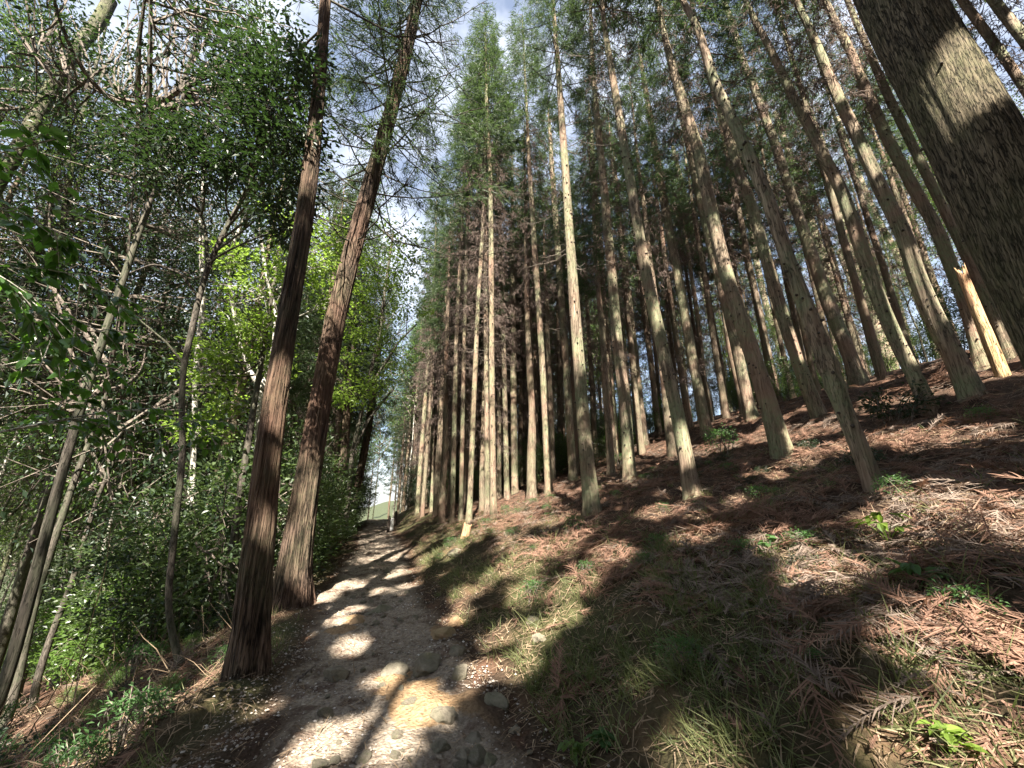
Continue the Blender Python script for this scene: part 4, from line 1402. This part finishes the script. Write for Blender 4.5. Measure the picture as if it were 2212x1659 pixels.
for k_, (x, y) in enumerate(SHADE):
    H = br.uniform(17, 21)
    base = np.array([x, y, float(height(x, y))])
    root = thing('conifer_tree', 'unseen tall conifer added behind the viewer, crown cut to shape the dapples', 'tree', base, 'unseen conifers added behind the viewer')
    o = link('trunk', TRK[k_ % 4], root)
    o.scale = (1, 1, H / 21)
    P, D, BR, r = cedar_points(800 + k_, L=11.5, Rr=2.5, nb=64, dens=.9)
    P = P + base + np.array([0, 0, H - 10.8])
    mb = MB()
    blades(mb, P, D, r, 12, (.20, .36), (.06, .10), filt=prune)
    link('crown', mb.mesh('crown', [M['cedar_leaf']], False, base), root)

# ------------------------------------------------------------------ litter, grass, stones
def tnormal(x, y):
    e = .06
    return norm(np.stack([-(height(x + e, y) - height(x - e, y)) / (2 * e), -(height(x, y + e) - height(x, y - e)) / (2 * e), np.ones_like(x)], -1))
def scatter(n, x0, x1, y0, y1, seed, near=True, dens=None, pw=6.0):
    r = np.random.default_rng(seed)
    x = r.uniform(x0, x1, n * 6)
    y = r.uniform(y0, y1, n * 6)
    d = np.hypot(x, y)
    p = np.minimum(1, (pw / np.maximum(d, 1.0)) ** 1.6)
    if dens is not None:
        p = p * dens(x, y)
    P = np.stack([x, y, np.full(len(x), 1.0)], 1) - CAM
    dz = P @ AX
    u = 1106 + F * (P @ RT) / np.maximum(dz, .1)
    ok = (r.random(len(x)) < p) & (dz > .5) & (u > -500) & (u < 2800)
    x, y = x[ok][:n], y[ok][:n]
    return x, y, r
def ribbons(mb, pos, d, up, L, Wd, bend, segs=3, m=0):
    """thin curved strips (grass blades, needles twigs)"""
    N = len(pos)
    d = norm(d)
    s = norm(np.cross(d, up))
    nn = np.cross(s, d)
    L = np.broadcast_to(L, (N,))[:, None]
    Wd = np.broadcast_to(Wd, (N,))[:, None]
    bend = np.broadcast_to(bend, (N,))[:, None]
    vs = []
    for k in range(segs + 1):
        f = k / segs
        c = pos + d * L * f + nn * L * bend * f * f
        w = Wd * .5 * (1 - f ** 2 * .9)
        vs += [c - s * w, c + s * w]
    v = np.stack(vs, 1).reshape(-1, 3)
    n2 = 2 * (segs + 1)
    b = np.arange(N)[:, None] * n2
    q = np.concatenate([b + np.array([[2 * k, 2 * k + 1, 2 * k + 3, 2 * k + 2]]) for k in range(segs)], 1).reshape(-1, 4)
    mb.add(v, q, m=m)

def fronds(mb, x, y, r, size=(.25, .55), lift=.25, m=0, tw=13, wid=.012, zoff=0.015, follow=None):
    n = len(x)
    nrm = tnormal(x, y)
    p0 = np.stack([x, y, height(x, y) + zoff + r.random(n) * .10], 1)
    a = r.uniform(0, 2 * np.pi, n)
    d = np.stack([np.cos(a), np.sin(a), np.zeros(n)], 1)
    if follow is not None:
        d = norm(d * .8 + follow)
    d = norm(d - nrm * (d * nrm).sum(1, keepdims=True) + nrm * r.uniform(-.05, lift, (n, 1)))
    L = r.uniform(*size, n)
    bend = r.uniform(-.6, -.05, n)
    ribbons(mb, p0, d, nrm, L, .010, bend, 4, m)
    s = norm(np.cross(d, nrm))
    nn = np.cross(s, d)
    for k in range(tw):
        f = (k + .6) / tw
        for sg in (-1, 1):
            c = p0 + d * (L * f)[:, None] + nn * (L * bend * f * f)[:, None]
            dd = norm(d * .85 + s * sg * r.uniform(.35, .85, (n, 1)) + nn * r.uniform(-.25, .3, (n, 1)))
            ll = L * (.36 - .20 * f) * r.uniform(.6, 1.2, n)
            ribbons(mb, c, dd, norm(nrm + r.normal(size=(n, 3)) * .5), ll, wid * r.uniform(.7, 1.3, n), r.uniform(-.55, .1, n), 3, m)
def bankd(x, y):
    xr = x - path_x(y)
    return sstep(1.9, 3.0, xr) + .10 * sstep(1.0, 1.9, xr) + .30 * sstep(1.3, 2.0, -xr)
mb = MB()
x, y, r = scatter(9500, -7, 16, .3, 22, 11, dens=lambda x, y: bankd(x, y) * (.25 + .75 * (fbm(x * .7, y * .7, 0, 61, 2) > -.1)))
g_ = fbm(x * .9, y * .9, 2, 67, 2) + r.normal(size=len(x)) * .25
for lo, hi, m_ in ((-9, .18, 0), (.18, 9, 1)):
    k_ = (g_ >= lo) & (g_ < hi)
    sm = r.random(len(x)) < .4
    fronds(mb, x[k_ & ~sm], y[k_ & ~sm], r, (.25, .6), tw=22, wid=.0075, lift=.16, m=m_)
    fronds(mb, x[k_ & sm], y[k_ & sm], r, (.08, .22), tw=9, wid=.0075, lift=.15, m=m_)
o = kind(link('cedar_litter', mb.mesh('cedar_litter', [M['frond'], M['frond_grey']])), 'stuff')
tag(o, 'fallen reddish-brown cedar fronds carpeting the right-hand slope', 'leaf litter')
mb = MB()
x, y, r = scatter(46000, -6, 14, .3, 18, 12, dens=lambda x, y: .25 + .75 * offpath(x, y))
n = len(x)
a = r.uniform(0, 6.28, n)
nm = tnormal(x, y)
d = np.stack([np.cos(a), np.sin(a), np.zeros(n)], 1)
d = norm(d - nm * (d * nm).sum(1, keepdims=True) + nm * r.uniform(-.05, .3, (n, 1)))
ribbons(mb, np.stack([x, y, height(x, y) + .018 + r.random(n) * .02], 1), d, nm, r.uniform(.04, .16, n), r.uniform(.004, .010, n), r.uniform(-.5, .2, n), 2)
o = kind(link('needle_litter', mb.mesh('needle_litter', [M['straw']])), 'stuff')
tag(o, 'fine dry needles and twig bits scattered over the soil', 'leaf litter')
# grass
mb = MB()
def grassd(x, y):
    xr = x - path_x(y)
    w = sstep(1.0, 1.4, xr) * (1 - .85 * sstep(2.6, 4.0, xr)) + .45 * sstep(.85, 1.1, -xr) * (1 - sstep(1.6, 2.4, -xr)) + .08 * sstep(2.4, 3, -xr)
    return w * np.clip(.35 + 1.6 * fbm(x * 1.4, y * 1.4, 0, 71, 3), .05, 1)
x, y, r = scatter(5600, -5, 9, .3, 16, 13, dens=grassd, pw=5)
k = 11
n = len(x) * k
px = np.repeat(x, k) + r.normal(size=n) * .03
py = np.repeat(y, k) + r.normal(size=n) * .03
nm = np.repeat(tnormal(x, y), k, 0)
d = norm(nm * .8 + r.normal(size=(n, 3)) * np.array([.6, .6, .15]) + np.array([-.25, 0, .15]))
hs = np.repeat(r.uniform(.5, 1.25, len(x)), k)
ribbons(mb, np.stack([px, py, height(px, py) + .005], 1), d, norm(r.normal(size=(n, 3))), hs * r.uniform(.08, .24, n), r.uniform(.004, .009, n), r.uniform(-.9, -.2, n), 3)
o = kind(link('grass', mb.mesh('grass', [M['grass_leaf']])), 'stuff')
tag(o, 'thin pale-green grass growing over the bank beside the path', 'grass')
# loose twigs and dry canes, thickest on the left slope
mb = MB()
x, y, r = scatter(2000, -7, 12, .8, 14, 15, dens=lambda x, y: sstep(1.2, 1.8, -(x - path_x(y))) + .14 * sstep(1.2, 2.0, x - path_x(y)))
for a_, b_ in zip(x, y):
    an = r.normal() * .9 + (2.6 if a_ < 0 else r.uniform(0, 6))
    l_ = r.uniform(.15, .8)
    t_ = np.linspace(0, 1, 5)
    qx, qy = a_ + math.cos(an) * l_ * t_, b_ + math.sin(an) * l_ * t_
    p = np.stack([qx, qy, height(qx, qy) + .02 + t_ * (r.uniform(0, .22) if r.random() < .8 or a_ > 0 else r.uniform(.5, 1.6)) * l_ + r.normal(size=5) * .008], 1)
    w_ = r.uniform(.0025, .007)
    tube(mb, p, np.linspace(w_, w_ * .5, 5), 4)
o = kind(link('twig_litter', mb.mesh('twig_litter', [M['straw']], True)), 'stuff')
tag(o, 'dry sticks and canes littering the left slope and the bank', 'twigs')
# gravel
mb = MB()
x, y, r = scatter(9000, -1.4, 1.5, 1.5, 14, 14, dens=lambda x, y: (1 - offpath(x, y)) * np.clip(.45 + 1.2 * fbm(x * 2, y * 2, 0, 81, 2), .05, 1) + .04, pw=4)
n = len(x)
oc = np.array([[1, 0, 0], [-1, 0, 0], [0, 1, 0], [0, -1, 0], [0, 0, 1], [0, 0, -1.0]])
ot = np.array([[0, 2, 4], [2, 1, 4], [1, 3, 4], [3, 0, 4], [2, 0, 5], [1, 2, 5], [3, 1, 5], [0, 3, 5]])
sz = .004 + .014 * r.random(n) ** 3
a = r.uniform(0, 6.28, n)
vv = oc[None, :, :] * r.uniform(.6, 1.3, (n, 6, 1)) * sz[:, None, None] * np.array([1, 1, .65])
ca, sa = np.cos(a)[:, None], np.sin(a)[:, None]
vv = np.stack([vv[..., 0] * ca - vv[..., 1] * sa, vv[..., 0] * sa + vv[..., 1] * ca, vv[..., 2]], -1)
vv = vv + np.stack([x, y, height(x, y) + .016], 1)[:, None, :]
tt = (np.arange(n)[:, None, None] * 6 + ot[None]).reshape(-1, 3)
mb.add(vv.reshape(-1, 3), t=tt)
o = kind(link('gravel', mb.mesh('gravel', [M['pebble']])), 'stuff')
tag(o, 'loose grey pebbles strewn along the dirt path', 'gravel')

import bmesh
def rock_mesh(seed, sx, sy, sz):
    bm = bmesh.new()
    bmesh.ops.create_icosphere(bm, subdivisions=4, radius=1)
    v = np.array([x.co[:] for x in bm.verts])
    r = np.random.default_rng(seed)
    for _ in range(9):                        # flat broken faces
        nrm = rdir(1, r)[0]
        dd = r.uniform(.45, .85)
        k = v @ nrm - dd
        v = v - np.outer(np.clip(k, 0, None) * .92, nrm)
    f = fbm(v[:, 0] * 2.3 + seed, v[:, 1] * 2.3, v[:, 2] * 2.3, seed, 4)
    v = v * (1 + .20 * f + .03 * fbm(v[:, 0] * 9, v[:, 1] * 9, v[:, 2] * 9, seed, 2))[:, None] * np.array([sx, sy, sz])
    for x, c in zip(bm.verts, v):
        x.co = c
    me = bpy.data.meshes.new('rock')
    bm.to_mesh(me)
    bm.free()
    return me
ROCK = [(861, 1462, 50, 'stone', 'rounded mossy rock, left of two side by side in the path'), (930, 1452, 48, 'stone', 'rounded mossy rock, right of two side by side in the path'), (728, 1472, 44, 'stone', 'angular grey rock jutting from the shaded left of the path'),
        (822, 1322, 30, 'stone', 'small greenish rock alone in the middle of the path'), (797, 1330, 12, 'stone', 'little pale stone touching the rock in mid path'), (955, 1560, 40, 'stone', 'tilted olive rock in the stony right half of the path'), (989, 1412, 26, 'stone', 'flat pale rock at the right path edge by the ochre ledge'),
        (997, 1462, 28, 'stone', 'grey flat rock right of the two mossy rocks'), (945, 1622, 36, 'stone', 'olive rock near the bottom of the picture in the path'), (1003, 1640, 30, 'stone', 'pointed grey rock at the bottom edge of the picture'), (1022, 1608, 32, 'stone', 'dull rock half buried above the pointed grey rock'),
        (1060, 1650, 26, 'stone', 'small grey rock at the bottom right of the path'), (862, 1505, 30, 'stone', 'pale rock set in ochre clay below the mossy pair'), (1112, 1580, 18, 'stone', 'small squarish stone at the foot of the bank'), (1074, 1525, 36, 'stone', 'low rock half sunk at the right path edge'),
        (955, 1375, 36, 'clay_stone', 'ochre clay ledge standing out of the bank foot'), (985, 1350, 30, 'clay_stone', 'ochre clay lump just above the bank-foot ledge'), (985, 1200, 24, 'stone', 'pale boulder set in the bank below the orange stump'), (892, 1560, 26, 'clay_stone', 'orange clay lump in the sunny patch of path'), (775, 1350, 26, 'clay_stone', 'ochre lump on the left side of the path past the near trunk'), (905, 1462, 22, 'stone', 'small rock wedged between the mossy pair'),
        (660, 1545, 10, 'stone', 'white pebble-sized stone at the left of the path'), (1150, 1345, 22, 'stone', 'mossy stone showing through grass on the bank'), (1165, 1385, 20, 'stone', 'dark stone sunk in the grassy bank')]
for k_, (u, v, w, m, lab) in enumerate(ROCK):
    q_, t = hit(u, v)
    s = w * t / F / 2 * 1.65
    rr_ = np.random.default_rng(k_)
    me = rock_mesh(k_ + 3, s, s * rr_.uniform(.75, 1.1), s * rr_.uniform(.55, .8))
    me.materials.append(M[m])
    o = link('rock', me, None, (q_[0], q_[1], q_[2] + s * .08))
    o.rotation_euler = (rr_.normal() * .15, rr_.normal() * .15, rr_.uniform(0, 6.28))
    tag(o, lab, 'rock', 'rocks in the path')

PEB = [rock_mesh(900 + k_, 1, .85, .6) for k_ in range(5)]
for me in PEB:
    me.materials.append(M['stone'])
r = np.random.default_rng(77)
k_ = 0
while k_ < 110:
    y = r.uniform(2.2, 13) ** 1.0
    x = path_x(y) + r.normal() * .35 + .30
    if abs(x - path_x(y)) > 1.15:
        continue
    s_ = .022 + .06 * r.random() ** 2.5
    o = link('stone', PEB[k_ % 5], None, (x, y, float(height(x, y)) + .012 + s_ * .1))
    o.scale = (s_, s_, s_)
    o.rotation_euler = (r.normal() * .3, r.normal() * .3, r.uniform(0, 6.28))
    tag(o, 'small stone half buried in the trodden dirt of the path', 'stone', 'small stones in the path')
    k_ += 1

# ------------------------------------------------------------------ snags, stump, posts, sticks
def snag(u, v, utop, vtop, w, label, m='dead_wood', cat='stump', jag=.25, name='tree_stump', wt=None):
    pts, rad, base, dist = pix_trunk([(u, v, w), ((u + utop) / 2, (v + vtop) / 2, (w + (wt or w)) / 2), (utop, vtop, wt or w)], None)
    o = link(name, trunk_mesh('trunk', pts, rad, base, M[m], 26, 40, .12, u, .25, .15, 14, jag=jag), None, base)
    tag(o, label, cat)
    return o, pts, base
sn, sp_, sb = snag(2168, 815, 2082, 600, 40, 'broken splintered standing trunk, bright orange wood, by the brightest cedar', jag=.22, name='broken_snag', cat='snag', wt=26)
snag(1682, 845, 1656, 760, 18, 'short dark rotten snag behind the broad dark-footed cedar', 'cypress_bark', 'snag', .15, 'broken_snag')
snag(1005, 1158, 1010, 1136, 17, 'small orange cut stump at the top of the bank beside the path', jag=.06)
q_, t = hit(846, 1146)
s = t / F
mb = MB()
an = np.arange(4) / 4 * 2 * np.pi + .6
hh = 26 * s
w_ = 4.6 * s
prof = [(-.2, 1), (hh * .93, 1), (hh, .55)]
V = np.concatenate([np.stack([np.cos(an) * w_ * f, np.sin(an) * w_ * f, np.full(4, z)], 1) for z, f in prof])
Q = [[i * 4 + j, i * 4 + (j + 1) % 4, i * 4 + 4 + (j + 1) % 4, i * 4 + 4 + j] for i in range(2) for j in range(4)] + [[8, 9, 10, 11]]
mb.add(V, Q)
tag(link('marker_post', mb.mesh('marker_post', [M['white_paint']]), None, q_), 'short white square post at the far end of the path', 'post')
for u, v, h_, lab in ((838, 1150, 34, 'dark weathered stake left of the white post'), (853, 1135, 30, 'dark weathered stake behind the white post')):
    q_, t = hit(u, v)
    s = t / F
    mb = MB()
    tube(mb, np.array([[0, 0, -.2], [0, 0, h_ * s * .5], [.02, .01, h_ * s * .95], [.03, .01, h_ * s]]), (3.2 * s, 3.1 * s, 2.6 * s, .6 * s), 8)
    tag(link('wooden_stake', mb.mesh('wooden_stake', [M['dark_stake']], True), None, q_), lab, 'post')
STK = [([(1970, 1130), (1870, 1175), (1800, 1190)], 'pale thin branch lying above the lit green sprout', .008), ([(1930, 1090), (2010, 1062), (2090, 1040)], 'grey stick lying in fronds right of the ring-scarred cedar', .010),
       ([(1490, 1340), (1550, 1300), (1590, 1270)], 'straight brown stick lying in the litter of the mid slope', .014), ([(1600, 1345), (1640, 1320), (1680, 1295)], 'reddish broken branch piece near the straight brown stick', .013),
       ([(1925, 795), (1990, 770), (2010, 800)], 'dead branch lying across the ridge behind the black trunk', .02), ([(100, 1560), (330, 1470), (480, 1420)], 'long thin stick lying down the left slope', .010),
       ([(30, 1640), (120, 1500), (180, 1380)], 'pale bamboo cane leaning at the lower left', .008), ([(60, 1659), (160, 1480), (225, 1245), (240, 1130)], 'tall dry yellow stalk standing in the left undergrowth', .006),
       ([(640, 1480), (665, 1462), (680, 1450)], 'short dark branch on the shaded left of the path', .015), ([(2212, 1000), (2160, 960), (2090, 930)], 'thin twig lying in front of the huge trunk', .007),
       ([(1950, 870), (2040, 830), (2120, 870), (2190, 900)], 'thin bent branch in front of the brightest cedar', .007), ([(420, 1180), (470, 1215), (520, 1260)], 'pale fallen bough in the leaves left of the nearest trunk', .02)]
for k_, (tr, lab, rd) in enumerate(STK):
    p = []
    for j_, (u, v) in enumerate(tr):
        q_, t = hit(u, v)
        if k_ in (6, 7) and j_ > 0 or k_ == 11:
            q_ = at(u, v, hit(*tr[0])[1] if k_ != 11 else 6.5)
        p.append(q_ + np.array([0, 0, .04]))
    b_ = p[0]
    p, _ = resample(np.array(p), np.ones(len(p)), 16)
    p = p + np.random.default_rng(k_).normal(size=p.shape) * rd * .6
    mb = MB()
    tube(mb, p, np.linspace(rd, rd * .4, 16), 6)
    tag(link('fallen_branch', mb.mesh('fallen_branch', [M['straw' if k_ in (6, 7) else 'twig']], True, b_), None, b_), lab, 'stick')
# the brown frond heap by the brightest cedar, and fronds draped on the snag
def heap(u, v, n, size, label, zoff=.1, lift=.7, spread=.3):
    q_, _ = hit(u, v)
    r = np.random.default_rng(int(u))
    mb = MB()
    x = q_[0] + r.normal(size=n) * spread
    y = q_[1] + r.normal(size=n) * spread
    fronds(mb, x, y, r, size, lift, 0, 20, .008, zoff)
    o = link('frond_heap', mb.mesh('frond_heap', [M['frond']], False, q_), None, q_)
    tag(o, label, 'frond heap')
heap(2030, 830, 40, (.4, .8), 'heap of red-brown dead fronds left of the brightest cedar foot')
heap(2110, 1385, 16, (.3, .55), 'sunlit red-brown dead frond cluster on the near right slope', .05, .1, .2)
heap(1215, 1520, 7, (.3, .45), 'rusty dead frond lying at the bank foot near the bottom', .03, .2, .06)
heap(1720, 1170, 14, (.25, .4), 'pale sunlit frond clump in mid slope', .05, .8, .12)
heap(2180, 1110, 26, (.4, .7), 'pile of dead fronds at the right edge of the picture', .06, .08, .35)
# ferns and sprouts
def sprout(u, v, h_, label, lm, leaves, L, Wd, seed, name='sprout'):
    q_, t = hit(u, v)
    r = np.random.default_rng(seed)
    root = thing(name, label, 'plant', q_)
    mb = MB()
    lv = MB()
    for k in range(leaves):
        a = k * 2.4 + r.normal() * .3
        o = np.array([math.cos(a), math.sin(a), 0])
        e = o * h_ * r.uniform(.3, .7) + np.array([0, 0, h_ * r.uniform(.45, 1.05)])
        s = bez(np.zeros(3), np.array([e[0] * .2, e[1] * .2, e[2] * .8]), e, 6)
        tube(mb, s, np.linspace(.004, .002, 6), 4)
        d = np.tile(norm((o + np.array([0, 0, -.2]))[None, :]), (5, 1)) + r.normal(size=(5, 3)) * .45
        ovals(lv, np.repeat(e[None, :], 5, 0) - o * np.linspace(.0, .06, 5)[:, None], d, np.tile([0, 0, 1.0], (5, 1)) + r.normal(size=(5, 3)) * .2, L * r.uniform(.7, 1.1, 5), Wd * r.uniform(.8, 1.1, 5))
    link('stems', mb.mesh('stems', [M[lm]], True), root)
    link('leaves', lv.mesh('leaves', [M[lm]]), root)
sprout(1925, 1190, .30, 'tall sunlit yellow-green sprout on the near right slope', 'lime_leaf', 7, .11, .045, 1)
sprout(1665, 1190, .14, 'small green fern on the mid slope', 'fern_leaf', 7, .10, .05, 2, 'fern')
sprout(215, 1340, .35, 'pale bamboo-grass tuft on the left slope', 'mid_leaf', 9, .2, .03, 3, 'bamboo_grass')
sprout(300, 1420, .2, 'low bamboo-grass left of the slender dark tree', 'mid_leaf', 7, .17, .026, 4, 'bamboo_grass')
sprout(1240, 1640, .10, 'little green weed at the bottom edge beside the path', 'mid_leaf', 9, .06, .025, 5)
sprout(1215, 1235, .12, 'small lit weed on the grassy bank', 'mid_leaf', 9, .07, .03, 6)
sprout(1300, 1620, .08, 'tiny fern at the bottom of the bank', 'fern_leaf', 6, .07, .035, 7, 'fern')
sprout(1990, 1280, .16, 'upright green fern frond in the dark slope litter', 'fern_leaf', 5, .12, .05, 8, 'fern')
sprout(2070, 1640, .10, 'bright small weed at the lower right', 'lime_leaf', 7, .06, .035, 9)
